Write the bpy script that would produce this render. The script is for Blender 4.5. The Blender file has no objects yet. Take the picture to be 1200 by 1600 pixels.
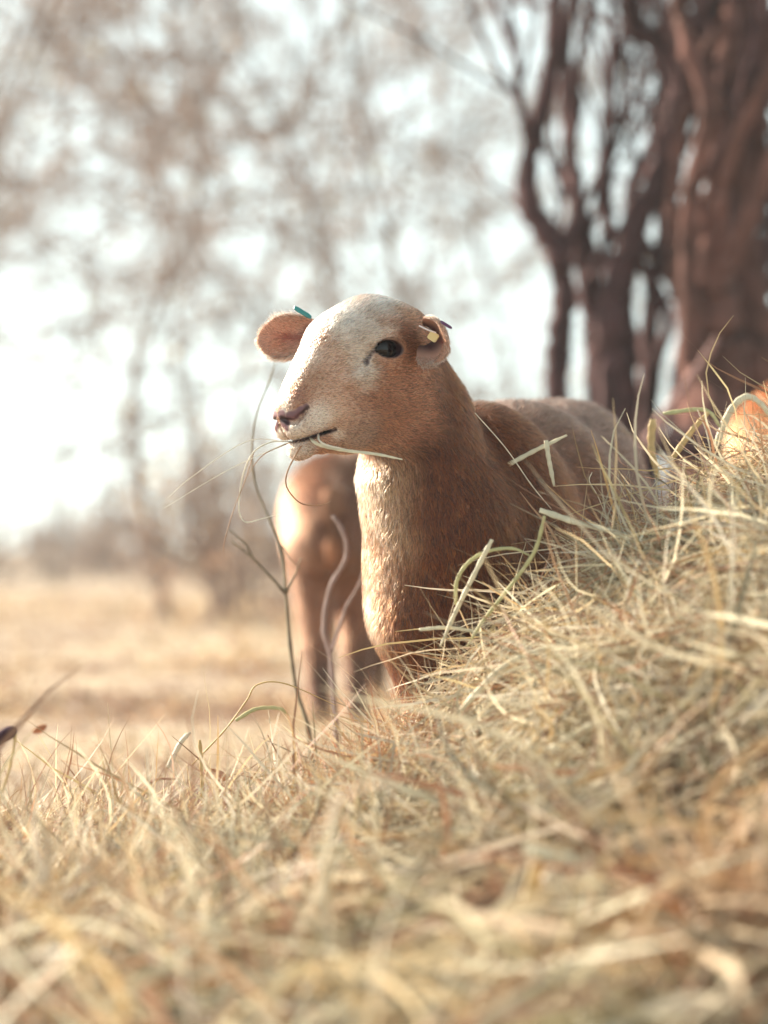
import bpy, math, random
import numpy as np
from mathutils import Vector, Matrix

S = bpy.context.scene
COL = S.collection
RNG = np.random.RandomState(7)

# ------------------------------------------------------------------ camera
KPX = 0.32 / 1200.0          # metres per photo pixel per metre of depth
HZ = 850.0                   # photo row of the horizon
CAMZ = 0.45
cam_d = bpy.data.cameras.new('camera')
cam = bpy.data.objects.new('camera', cam_d)
COL.objects.link(cam)
cam.location = (0, 0, CAMZ)
cam.rotation_euler = (math.radians(90), 0, 0)
cam_d.sensor_fit = 'HORIZONTAL'
cam_d.sensor_width = 24.0
cam_d.lens = 75.0
cam_d.shift_y = (HZ - 800.0) / 1200.0
cam_d.clip_start = 0.05
cam_d.clip_end = 2000.0
cam_d.dof.use_dof = True
cam_d.dof.focus_distance = 3.27
cam_d.dof.aperture_fstop = 1.85
cam_d.dof.aperture_blades = 0
S.camera = cam

# ------------------------------------------------------------------ world
SUN_DIR = Vector((-0.80, 0.46, 0.44)).normalized()      # towards the sun: left, a little behind
w = bpy.data.worlds.new('World')
S.world = w
w.use_nodes = True
nt = w.node_tree
bg = nt.nodes['Background']
sky = nt.nodes.new('ShaderNodeTexSky')
sky.sky_type = 'NISHITA'
sky.sun_disc = False
sky.sun_elevation = math.asin(SUN_DIR.z)
sky.sun_rotation = math.atan2(SUN_DIR.x, SUN_DIR.y)
sky.air_density = 1.0
sky.dust_density = 0.5
sky.ozone_density = 1.0
hsv = nt.nodes.new('ShaderNodeHueSaturation')            # thin high haze: paler, less blue
hsv.inputs['Saturation'].default_value = 0.12
mixn = nt.nodes.new('ShaderNodeMix')
mixn.data_type = 'RGBA'
mixn.blend_type = 'MULTIPLY'
mixn.inputs['Factor'].default_value = 1.0
mixn.inputs[7].default_value = (0.88, 1.0, 0.975, 1)
nt.links.new(sky.outputs[0], hsv.inputs['Color'])
nt.links.new(hsv.outputs[0], mixn.inputs[6])
nt.links.new(mixn.outputs[2], bg.inputs['Color'])
bg.inputs["Strength"].default_value = 0.080

sun_d = bpy.data.lights.new('sun', 'SUN')
sun = bpy.data.objects.new('sun', sun_d)
COL.objects.link(sun)
sun_d.energy = 5.0
sun_d.angle = math.radians(0.6)
sun_d.color = (1.0, 0.86, 0.68)
sun.location = (-6, 4, 6)
sun.rotation_euler = SUN_DIR.to_track_quat('Z', 'Y').to_euler()

S.view_settings.view_transform = 'Standard'
S.view_settings.look = 'None'
S.view_settings.exposure = 1.6
S.view_settings.gamma = 1.0
S.view_settings.use_curve_mapping = False
S.cycles.use_denoising = True
S.cycles.max_bounces = 8
S.cycles.transparent_max_bounces = 8
S.cycles.volume_bounces = 1
S.cycles_curves.shape = 'RIBBONS'

# ------------------------------------------------------------------ helpers
def P(px, py, Y):
    """photo pixel + depth -> point in the place"""
    return np.array(((px - 600.0) * KPX * Y, Y, CAMZ + (HZ - py) * KPX * Y))

def mesh_obj(name, verts, faces, mat=None, parent=None, smooth=True, cols=None):
    verts = np.asarray(verts, dtype=np.float32)
    me = bpy.data.meshes.new(name)
    if isinstance(faces, np.ndarray):
        n, k = faces.shape
        me.vertices.add(len(verts)); me.vertices.foreach_set('co', verts.ravel())
        me.loops.add(n * k); me.loops.foreach_set('vertex_index', faces.astype(np.int32).ravel())
        me.polygons.add(n)
        me.polygons.foreach_set('loop_start', np.arange(0, n * k, k, dtype=np.int32))
        me.polygons.foreach_set('loop_total', np.full(n, k, dtype=np.int32))
        me.update(calc_edges=True)
    else:
        me.from_pydata([tuple(map(float, v)) for v in verts], [], faces)
        me.update()
    if smooth:
        me.polygons.foreach_set('use_smooth', np.ones(len(me.polygons), dtype=bool))
    if cols is not None:
        a = me.color_attributes.new('tint', 'FLOAT_COLOR', 'POINT')
        c = np.ones((len(verts), 4), dtype=np.float32); c[:, :3] = cols
        a.data.foreach_set('color', c.ravel())
    if mat: me.materials.append(mat)
    o = bpy.data.objects.new(name, me)
    COL.objects.link(o)
    if parent: o.parent = parent
    return o

def empty(name, loc=(0, 0, 0)):
    o = bpy.data.objects.new(name, None)
    COL.objects.link(o)
    o.location = loc
    o.empty_display_size = 0.1
    return o

def tag(o, label=None, cat=None, group=None, kind=None):
    if label: o['label'] = label
    if cat: o['category'] = cat
    if group: o['group'] = group
    if kind: o['kind'] = kind
    return o

def keep(o, parent):
    """parent without moving (parents here are never rotated or scaled)"""
    o.parent = parent
    o.location = Vector(o.location) - Vector(parent.location)
    return o

def mat_new(name):
    m = bpy.data.materials.new(name); m.use_nodes = True
    return m, m.node_tree, m.node_tree.nodes['Principled BSDF']

def simple_mat(name, col, rough=0.7, spec=0.3, noise=0.0, scale=30.0, bump=0.0):
    m, t, b = mat_new(name)
    b.inputs['Roughness'].default_value = rough
    b.inputs['Specular IOR Level'].default_value = spec
    if noise > 0 or bump > 0:
        tc = t.nodes.new('ShaderNodeTexCoord')
        nz = t.nodes.new('ShaderNodeTexNoise'); nz.inputs['Scale'].default_value = scale
        nz.inputs['Detail'].default_value = 6
        t.links.new(tc.outputs['Object'], nz.inputs['Vector'])
        rp = t.nodes.new('ShaderNodeValToRGB')
        c = np.array(col)
        rp.color_ramp.elements[0].position = 0.3; rp.color_ramp.elements[1].position = 0.7
        rp.color_ramp.elements[0].color = (*(c * (1 - noise)), 1)
        rp.color_ramp.elements[1].color = (*np.minimum(c * (1 + noise), 1), 1)
        t.links.new(nz.outputs['Fac'], rp.inputs['Fac'])
        t.links.new(rp.outputs[0], b.inputs['Base Color'])
        if bump > 0:
            bp = t.nodes.new('ShaderNodeBump'); bp.inputs['Strength'].default_value = bump
            bp.inputs['Distance'].default_value = 0.02
            t.links.new(nz.outputs['Fac'], bp.inputs['Height'])
            t.links.new(bp.outputs[0], b.inputs['Normal'])
    else:
        b.inputs['Base Color'].default_value = (*col, 1)
    return m

def tint_mat(name, rough=0.6, spec=0.25, transl=0.0):
    """colour from the per-strand / per-vertex attribute 'tint'; part of the light passes through"""
    m, t, b = mat_new(name)
    a = t.nodes.new('ShaderNodeAttribute'); a.attribute_name = 'tint'
    t.links.new(a.outputs['Color'], b.inputs['Base Color'])
    b.inputs['Roughness'].default_value = rough
    b.inputs['Specular IOR Level'].default_value = spec
    if transl > 0:
        tr = t.nodes.new('ShaderNodeBsdfTranslucent')
        t.links.new(a.outputs['Color'], tr.inputs['Color'])
        mx = t.nodes.new('ShaderNodeMixShader'); mx.inputs[0].default_value = transl
        t.links.new(b.outputs[0], mx.inputs[1]); t.links.new(tr.outputs[0], mx.inputs[2])
        t.links.new(mx.outputs[0], t.nodes['Material Output'].inputs['Surface'])
    return m

def nrm(v):
    v = np.asarray(v, dtype=float)
    return v / np.maximum(np.linalg.norm(v, axis=-1, keepdims=True), 1e-12)

def smooth_path(pts, n):
    """Catmull-Rom through control points, n samples"""
    p = np.asarray(pts, dtype=float)
    p = np.vstack([2 * p[0] - p[1], p, 2 * p[-1] - p[-2]])
    m = len(p) - 3
    u = np.linspace(0, m - 1e-9, n); i = u.astype(int); f = (u - i)[:, None]
    a, b, c, d = p[i], p[i + 1], p[i + 2], p[i + 3]
    return 0.5 * (2 * b + (c - a) * f + (2 * a - 5 * b + 4 * c - d) * f ** 2 + (3 * b - a - 3 * c + d) * f ** 3)

def bent_path(pts, n):
    """angular path: straight pieces with just-softened bends"""
    p = np.asarray(pts, float); L = np.concatenate([[0], np.cumsum(np.linalg.norm(np.diff(p, axis=0), axis=1))])
    u = np.linspace(0, L[-1], n); q = np.stack([np.interp(u, L, p[:, k]) for k in range(p.shape[1])], -1)
    q[1:-1] = .25 * q[:-2] + .5 * q[1:-1] + .25 * q[2:]
    return q

class Tubes:
    """collects tapered round tubes into one mesh"""
    def __init__(s): s.v = []; s.f = []; s.n = 0
    def add(s, path, rad, sides=6, cap=True, rough=0.0, rng=None):
        path = np.asarray(path, dtype=float); m = len(path)
        rad = np.broadcast_to(np.asarray(rad, dtype=float), (m,))
        t = nrm(np.gradient(path, axis=0))
        ref = np.array((0.13, 0.21, 0.97)) if abs(t[0][2]) < 0.8 else np.array((0.95, 0.3, 0.1))
        a = nrm(np.cross(t, ref)); b = np.cross(t, a)
        an = np.linspace(0, 2 * math.pi, sides, endpoint=False)
        ring = path[:, None, :] + rad[:, None, None] * (np.cos(an)[None, :, None] * a[:, None, :] + np.sin(an)[None, :, None] * b[:, None, :])
        if rough:
            w_ = rng.normal(size=(m, sides)); w0 = rng.normal(size=(1, sides))
            for _ in range(3): w_ = (w_ + np.roll(w_, 1, 0) + np.roll(w_, -1, 0)) / 2.2
            ring = path[:, None, :] + (ring - path[:, None, :]) * (1 + rough * (w_ + 0.8 * w0))[..., None]
        s.v.append(ring.reshape(-1, 3))
        i = np.arange(m - 1)[:, None] * sides; j = np.arange(sides)[None, :]; k = (j + 1) % sides
        q = np.stack([i + j, i + k, i + sides + k, i + sides + j], -1).reshape(-1, 4) + s.n
        s.f.append(q); s.n += m * sides
        if cap:
            s.v.append(path[-1:] + t[-1] * rad[-1] * 0.5); tip = s.n; s.n += 1
            e = tip - sides
            jj = np.arange(sides)
            s.f.append(np.stack([e + jj, e + (jj + 1) % sides, np.full(sides, tip), np.full(sides, tip)], -1))
    def build(s, name, mat, parent=None):
        v = np.vstack(s.v); f = np.vstack(s.f)
        fl = [tuple(q) if q[2] != q[3] else tuple(q[:3]) for q in f] if len(f) < 3000 else None
        if fl is None:
            tri = f[f[:, 2] == f[:, 3]][:, :3]; qd = f[f[:, 2] != f[:, 3]]
            tt = np.vstack([tri, qd[:, [0, 1, 2]], qd[:, [0, 2, 3]]])
            return mesh_obj(name, v, tt, mat, parent)
        return mesh_obj(name, v, fl, mat, parent)

def ribbons(root, d0, length, width, nseg, curl, sag, rng, drift=0.35, twist=0.6):
    """many bent flat blades at once: returns verts, quads, per-vertex blade index"""
    n = len(root)
    d = nrm(d0); pts = [root]
    bend = nrm(rng.normal(size=(n, 3))) * curl[:, None]
    step = (length / nseg)[:, None]
    p = root
    for k in range(nseg):
        d = nrm(d + bend / nseg + rng.normal(size=(n, 3)) * drift / nseg + np.array((0, 0, -1.0)) * (sag / nseg)[:, None])
        p = p + d * step
        pts.append(p)
    pts = np.stack(pts, 1)                                   # n, nseg+1, 3
    tg = nrm(np.gradient(pts, axis=1))
    up = nrm(rng.normal(size=(n, 1, 3)) * twist + np.array((0, -0.5, 0.5)))
    side = nrm(np.cross(tg, up))
    taper = np.interp(np.linspace(0, 1, nseg + 1), [0, 0.15, 0.7, 1], [0.75, 1, 0.85, 0.15])
    wv = side * (width[:, None] * taper[None, :] * 0.5)[..., None]
    v = np.stack([pts - wv, pts + wv], 2).reshape(n, -1, 3)  # n, 2*(nseg+1), 3
    base = (np.arange(n) * 2 * (nseg + 1))[:, None]
    k = np.arange(nseg)[None, :] * 2
    q = np.stack([base + k, base + k + 1, base + k + 3, base + k + 2], -1).reshape(-1, 4)
    return v.reshape(-1, 3), q, np.repeat(np.arange(n), 2 * (nseg + 1))
# ================================================================== sheep by implicit surface
def smin(a, b, k):
    h = np.maximum(k - np.abs(a - b), 0.0) / k
    return np.minimum(a, b) - h * h * k * 0.25
def smax(a, b, k): return -smin(-a, -b, k)

class Field:
    """rectilinear grid holding a signed distance; primitives are blended in inside their own box"""
    def __init__(s, xs, ys, zs):
        s.ax = [np.asarray(xs), np.asarray(ys), np.asarray(zs)]
        s.F = np.full((len(xs), len(ys), len(zs)), 0.15)
    def box(s, lo, hi):
        return tuple(slice(max(0, np.searchsorted(a, l) - 1), min(len(a), np.searchsorted(a, h) + 1)) for a, l, h in zip(s.ax, lo, hi))
    def pts(s, sl):
        return np.stack(np.meshgrid(*[a[q] for a, q in zip(s.ax, sl)], indexing='ij'), -1)
    def put(s, fn, lo, hi, k, cut=False, pad=0.05):
        sl = s.box(np.asarray(lo) - pad, np.asarray(hi) + pad)
        p = s.pts(sl)
        if p.size == 0: return
        d = fn(p)
        s.F[sl] = smax(s.F[sl], -d, k) if cut else smin(s.F[sl], d, k)
    def ell(s, c, axes, r, k=0.02, cut=False):
        """ellipsoid: centre, 3 unit axes (rows), radii"""
        c = np.asarray(c, float); A = np.asarray(axes, float); r = np.asarray(r, float)
        def fn(p):
            q = (p - c) @ A.T
            k0 = np.linalg.norm(q / r, axis=-1); k1 = np.linalg.norm(q / (r * r), axis=-1)
            return k0 * (k0 - 1.0) / np.maximum(k1, 1e-6)
        ext = np.sqrt(((A * r[:, None]) ** 2).sum(0))
        s.put(fn, c - ext, c + ext, k, cut, pad=max(k, 0.012) + 0.02)
    def loft(s, pts, ra, rb, lat, k=0.02, kin=0.03, cut=False):
        """chain of elliptical rounded cones; lat = lateral direction carrying radius ra"""
        pts = np.asarray(pts, float); ra = np.asarray(ra, float); rb = np.asarray(rb, float)
        def fn(p):
            out = None
            for i in range(len(pts) - 1):
                a, b = pts[i], pts[i + 1]; L = np.linalg.norm(b - a); t = (b - a) / L
                la = np.asarray(lat, float); la = la - t * la.dot(t); la /= np.linalg.norm(la); bb = np.cross(t, la)
                d = p - a; u = np.clip((d @ t) / L, 0, 1)
                q = d - u[..., None] * (t * L)
                A = ra[i] + (ra[i + 1] - ra[i]) * u; B = rb[i] + (rb[i + 1] - rb[i]) * u; T = np.minimum(A, B)
                x, y, z = q @ la, q @ bb, q @ t
                k0 = np.sqrt((x / A) ** 2 + (y / B) ** 2 + (z / T) ** 2)
                k1 = np.sqrt((x / A ** 2) ** 2 + (y / B ** 2) ** 2 + (z / T ** 2) ** 2)
                dd = k0 * (k0 - 1.0) / np.maximum(k1, 1e-6)
                dd = np.where(k0 < 0.2, -T * 0.8, dd)
                out = dd if out is None else smin(out, dd, kin)
            return out
        R = np.maximum(ra, rb)[:, None]
        s.put(fn, (pts - R).min(0), (pts + R).max(0), k, cut)
    def mesh(s, relax=2):
        F = s.F; nx, ny, nz = F.shape
        neg = F < 0
        cnt = np.zeros((nx - 1, ny - 1, nz - 1), dtype=np.int8)
        offs = [(i, j, k) for i in (0, 1) for j in (0, 1) for k in (0, 1)]
        for i, j, k in offs: cnt += neg[i:nx - 1 + i, j:ny - 1 + j, k:nz - 1 + k]
        act = np.argwhere((cnt > 0) & (cnt < 8))
        idx = np.full(cnt.shape, -1, dtype=np.int32); idx[tuple(act.T)] = np.arange(len(act))
        acc = np.zeros((len(act), 3)); num = np.zeros(len(act))
        for e1 in offs:
            for axis in range(3):
                if e1[axis]: continue
                e2 = list(e1); e2[axis] = 1
                A = act + np.array(e1); B = act + np.array(e2)
                fa = F[tuple(A.T)]; fb = F[tuple(B.T)]
                m = (fa < 0) != (fb < 0)
                t = np.where(m, fa / np.where(m, fa - fb, 1), 0)
                pa = np.stack([s.ax[q][A[:, q]] for q in range(3)], -1); pb = np.stack([s.ax[q][B[:, q]] for q in range(3)], -1)
                acc += np.where(m[:, None], pa + (pb - pa) * t[:, None], 0); num += m
        V = acc / np.maximum(num, 1)[:, None]
        quads = []
        for axis in range(3):
            o1, o2 = [(1, 2), (2, 0), (0, 1)][axis]
            a = [slice(1, None)] * 3; a[axis] = slice(0, -1)
            sh = [slice(1, -1)] * 3; sh[axis] = slice(0, -1)
            sh2 = list(sh); sh2[axis] = slice(1, None)
            n0 = neg[tuple(sh)]; n1 = neg[tuple(sh2)]
            E = np.argwhere(n0 != n1)
            off = np.array([1, 1, 1]); off[axis] = 0
            E = E + off
            d1 = np.zeros(3, int); d1[o1] = 1; d2 = np.zeros(3, int); d2[o2] = 1
            c = [idx[tuple((E - x).T)] for x in (d1 + d2, d2, 0 * d1, d1)]
            q = np.stack(c, -1)
            fl = ~neg[tuple(E.T)]
            q[fl] = q[fl][:, ::-1]
            quads.append(q)
        Q = np.vstack(quads); Q = Q[(Q >= 0).all(1)]
        for _ in range(relax):
            sm = np.zeros_like(V); n = np.zeros(len(V))
            for i in range(4):
                j = (i + 1) % 4
                np.add.at(sm, Q[:, i], V[Q[:, j]]); np.add.at(n, Q[:, i], 1)
                np.add.at(sm, Q[:, j], V[Q[:, i]]); np.add.at(n, Q[:, j], 1)
            V = V * 0.5 + 0.5 * sm / np.maximum(n, 1)[:, None]
        return V, Q

def vnormals(V, Q):
    n = np.cross(V[Q[:, 2]] - V[Q[:, 0]], V[Q[:, 3]] - V[Q[:, 1]])
    N = np.zeros_like(V)
    for i in range(4): np.add.at(N, Q[:, i], n)
    return nrm(N)

def vnoise(p, scale, seed=0):
    """cheap smooth noise: sum of random sinusoids, about -1..1"""
    r = np.random.RandomState(seed); out = np.zeros(len(p))
    for _ in range(7):
        k = nrm(r.normal(size=3)) * scale * r.uniform(0.6, 1.6)
        out += np.sin(p @ k + r.uniform(0, 6.28))
    return out / 3.0
def sstep(a, b, x):
    t = np.clip((x - a) / (b - a), 0, 1); return t * t * (3 - 2 * t)
def mixc(a, b, t): return a * (1 - t[:, None]) + np.asarray(b) * t[:, None]

# ---------------------------------------------------------------- head frame
PSI, TH = math.radians(35), math.radians(30)
cp, sp_, ct, st_ = math.cos(PSI), math.sin(PSI), math.cos(TH), math.sin(TH)
HF = np.array((-cp * ct, -sp_ * ct, -st_))       # forward (to the nose)
HL = np.array((sp_, -cp, 0.0))                   # the sheep's left, towards the camera
HU = np.cross(HF, HL)
HA = np.stack([HF, HL, HU])
HO = P(608, 543, 3.25) - 0.050 * HL
def h2w(x, y, z): return HO + x * HF + y * HL + z * HU
def w2h(p): return (p - HO) @ HA.T
def rot_h(ax, ang):
    """head axes turned about local axis ax ('x','y','z')"""
    R = np.array(Matrix.Rotation(ang, 3, ax.upper()))
    return (R.T @ np.eye(3)) @ HA

def spacing(lo, f0, f1, hi, coarse, fine):
    return np.unique(np.concatenate([np.arange(lo, f0, coarse), np.arange(f0, f1, fine), np.arange(f1, hi, coarse)]))

BL = nrm(np.array((0.92, -0.38, 0.0)))           # body lateral (the sheep's left side)
EYE = (0.008, 0.0390, 0.0015)
EYE_R = 0.0222
EYE_T = math.radians(32)
def build_field():
    fx = spacing(-0.30, -0.17, 0.14, 0.56, 0.0085, 0.0021)
    fy = spacing(2.98, 3.10, 3.40, 4.22, 0.0085, 0.0021)
    fz = spacing(-0.02, 0.53, 0.84, 0.90, 0.0085, 0.0021)
    f = Field(fx, fy, fz)
    # trunk
    f.loft([P(700, 915, 3.46), P(745, 862, 3.56), P(805, 815, 3.74), P(852, 800, 3.93), P(866, 812, 4.02)],
           [0.105, 0.128, 0.150, 0.152, 0.12], [0.15, 0.170, 0.172, 0.167, 0.125], BL, 0.03, 0.06)
    # shoulder and breast
    f.loft([P(668, 905, 3.38), P(664, 965, 3.39), P(680, 1020, 3.42)], [0.07, 0.068, 0.05], [0.07, 0.07, 0.06], BL, 0.06)
    f.ell(P(735, 880, 3.47), np.eye(3), (0.085, 0.08, 0.13), 0.08)
    f.ell(P(772, 818, 3.50), np.eye(3), (0.085, 0.09, 0.125), 0.10)
    f.ell(P(745, 735, 3.47), np.eye(3), (0.055, 0.06, 0.075), 0.09)
    # haunch
    f.ell(P(912, 780, 3.90), np.eye(3), (0.080, 0.12, 0.14), 0.05)
    # neck
    f.loft([h2w(-0.04, 0, -0.02), P(657, 655, 3.36), P(660, 735, 3.365), P(690, 820, 3.385), P(700, 910, 3.42)],
           [0.054, 0.054, 0.075, 0.094, 0.102], [0.06, 0.075, 0.088, 0.1, 0.11], BL, 0.03, 0.05)
    # legs
    for (px, Yt, sx) in ((668, 3.41, -1), (748, 3.44, 1)):
        t = P(px, 1010, Yt); foot = np.array((t[0] + 0.01, Yt + 0.0, 0.0))
        f.loft([t, (t[0], Yt - .005, 0.20), (foot[0], Yt, 0.075), (foot[0], Yt - .01, 0.045)], [0.05, 0.03, 0.021, 0.02], [0.055, 0.032, 0.022, 0.021], BL, 0.03, 0.02)
        f.loft([(foot[0] - .006, Yt - .012, 0.045), (foot[0] - .012, Yt - .028, 0.016)], [0.022, 0.026], [0.022, 0.026], BL, 0.01)
    for (px, Yt) in ((845, 3.93), (955, 3.90)):
        t = P(px, 830, Yt); x = t[0]
        f.loft([t, (x - .02, Yt - .05, 0.27), (x + .02, Yt + .07, 0.20), (x + .01, Yt + .05, 0.07), (x, Yt + .03, 0.045)], [0.08, 0.055, 0.03, 0.021, 0.02], [0.11, 0.06, 0.032, 0.022, 0.021], BL, 0.04, 0.02)
        f.loft([(x, Yt + .03, 0.045), (x - .006, Yt + .012, 0.016)], [0.022, 0.026], [0.022, 0.026], BL, 0.01)
    # ------------------------------------------------ head
    f.ell(h2w(-0.024, -0.002, -0.003), HA, (0.056, 0.053, 0.053), 0.03)
    f.ell(h2w(0.014, -0.008, 0.023), HA, (0.056, 0.052, 0.042), 0.03)               # domed forehead
    f.loft([h2w(-0.01, -0.003, 0.012), h2w(0.045, -0.003, 0.012), h2w(0.09, 0, 0.0), h2w(0.13, 0, -0.016), h2w(0.152, 0, -0.020)],
           [0.047, 0.041, 0.033, 0.028, 0.024], [0.05, 0.046, 0.036, 0.027, 0.022], HL, 0.03, 0.035)
    f.loft([h2w(-0.02, 0, -0.058), h2w(0.035, 0, -0.065), h2w(0.085, 0, -0.068), h2w(0.13, 0, -0.068)],
           [0.043, 0.038, 0.030, 0.023], [0.060, 0.050, 0.037, 0.020], HL, 0.03, 0.03)
    for s in (-1, 1):
        f.ell(h2w(-0.002, s * 0.033, -0.058), HA, (0.050, 0.020, 0.050), 0.018)          # masseter
        f.ell(h2w(0.06, s * 0.028, -0.035), HA, (0.05, 0.014, 0.028), 0.03)         # cheek
        f.ell(h2w(0.0, s * 0.046, 0.003), HA, (0.035, 0.013, 0.031), 0.022)         # orbit
        cx = nrm(HF + HU * .12); f.ell(h2w(0.040, s * 0.046, -0.016), [cx, HL, np.cross(cx, HL)], (0.045, 0.0085, 0.0085), 0.012)   # cheekbone
        f.ell(h2w(-0.002, s * 0.0495, 0.018), HA, (0.026, 0.009, 0.008), 0.012)     # brow
        f.ell(h2w(0.149, s * 0.015, -0.034), HA, (0.029, 0.018, 0.0205), 0.016)     # upper lip
    f.ell(h2w(0.152, 0, -0.017), HA, (0.016, 0.021, 0.018), 0.014)                  # nose
    f.ell(h2w(0.161, 0, -0.064), HA, (0.022, 0.020, 0.0155), 0.014)                 # chin
    # mouth slit, a little open while it chews
    a0 = h2w(0.186, 0, -0.0455); a1 = h2w(0.122, 0.0, -0.060)
    mx = nrm(a0 - a1)
    f.ell((a0 + a1) / 2, [mx, HL, np.cross(mx, HL)], (0.036, 0.05, 0.0032), 0.004, cut=True)
    f.ell(h2w(0.146, 0, -0.0535), HA, (0.024, 0.015, 0.012), 0.004)                 # tongue and gums fill the gap
    for s in (-1, 1):
        f.loft([h2w(0.1745, s * 0.0075, -0.0135), h2w(0.1735, s * 0.018, -0.0190), h2w(0.169, s * 0.0255, -0.0225), h2w(0.160, s * 0.0295, -0.0195), h2w(0.1475, s * 0.0335, -0.0145)],
               [0.003, 0.006, 0.0075, 0.0065, 0.0028], [0.0022, 0.0034, 0.0044, 0.0040, 0.0020], HF * 0.6 + HL * s, 0.003, 0.003, cut=True)
        ex = HF * math.cos(EYE_T) + HU * math.sin(EYE_T)
        f.ell(h2w(EYE[0], s * (EYE[1] + 0.0205), EYE[2]), [ex, HL, np.cross(ex, HL)], (0.0203, 0.0195, 0.0111), 0.003, cut=True)
        f.loft([h2w(0.024, s * 0.062, 0.010), h2w(0.036, s * 0.0585, 0.0083), h2w(0.0454, s * 0.0545, 0.0017)], [0.004, 0.0034, 0.003], [0.004, 0.0034, 0.003], HL, 0.004, 0.003, cut=True)
    f.ell(h2w(0.178, 0, -0.034), HA, (0.012, 0.0014, 0.014), 0.004, cut=True)       # philtrum
    return f
BV, BQ = build_field().mesh(1)
BN = vnormals(BV, BQ)
# ================================================================== ground
RX = np.array([-3.0, -1.2, -0.51, -0.256, -0.17, -0.085, -0.034, 0.034, 0.085, 0.136, 0.213, 0.30, 0.384, 0.427, 0.512, 0.70, 1.1, 1.8, 3.0])
RZ = np.array([0.03, 0.04, 0.050, 0.065, 0.085, 0.10, 0.130, 0.175, 0.215, 0.250, 0.335, 0.395, 0.460, 0.510, 0.57, 0.60, 0.50, 0.25, 0.03])
def lump(x, y, sc, seed):
    return vnoise(np.stack([x, y, np.zeros_like(x)], -1).reshape(-1, 3), sc, seed).reshape(x.shape)
def sst(a, b, x):
    t = np.clip((x - a) / (b - a), 0, 1); return t * t * (3 - 2 * t)
def ground_z(x, y):
    far = np.hypot(x, y)
    z = 0.03 * lump(x, y, 1.4, 41) * sst(3.6, 6, y) + 0.012 * lump(x, y, 5, 42)
    z = z + 0.35 * lump(x, y, 0.06, 43) * sst(12, 40, far) - 0.10 * sst(8, 14, y) * 0
    z = z + 0.12 * sst(0.3, 2.2, x) * sst(4.5, 7.0, y)                    # the ground climbs to the trees at right
    return z - 0.02 - 0.0016 * np.maximum(far - 30, 0)
HOLLOW = [(.245, 2.22, .060), (.012, 2.12, .05), (.085, 2.36, .04), (.36, 2.62, .05), (-.33, 2.25, .05), (.42, 2.85, .045), (-.14, 2.18, .04), (.20, 2.62, .03)]
def hollow(x, y):
    return np.max([1 - sst(.45, 1.0, np.hypot(x - a, (y - b) * .8) / r) for a, b, r in HOLLOW], 0)
def heap_z(x, y):
    """height of the hay heap over z = 0 (nothing where negative)"""
    rid = np.interp(x, RX, RZ)
    yr = 3.16 + 0.10 * sst(0.2, 0.6, x)                                   # ridge line
    up = np.clip((y - 1.55) / (yr - 1.55), 0, 1)
    front = up ** 1.15
    back = 1 - sst(0.02, 0.34 + 0.25 * sst(0.3, 0.7, x), y - yr)
    h = rid * np.where(y < yr, front, back)
    n = -0.05 * sst(0.3, 0.9, lump(x, y, 13, 77) + 0.5 * lump(x, y, 28, 78)) + 0.024 * lump(x, y, 14, 51) + 0.018 * lump(x, y, 34, 52) + 0.040 * lump(x, y, 8, 53) * sst(3.0, 2.4, y)
    h = h - 0.055 * hollow(x, y)
    return h + n * np.clip(0.25 + rid * 2.2, 0, 1) * np.where(y > yr, back, 1)

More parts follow.
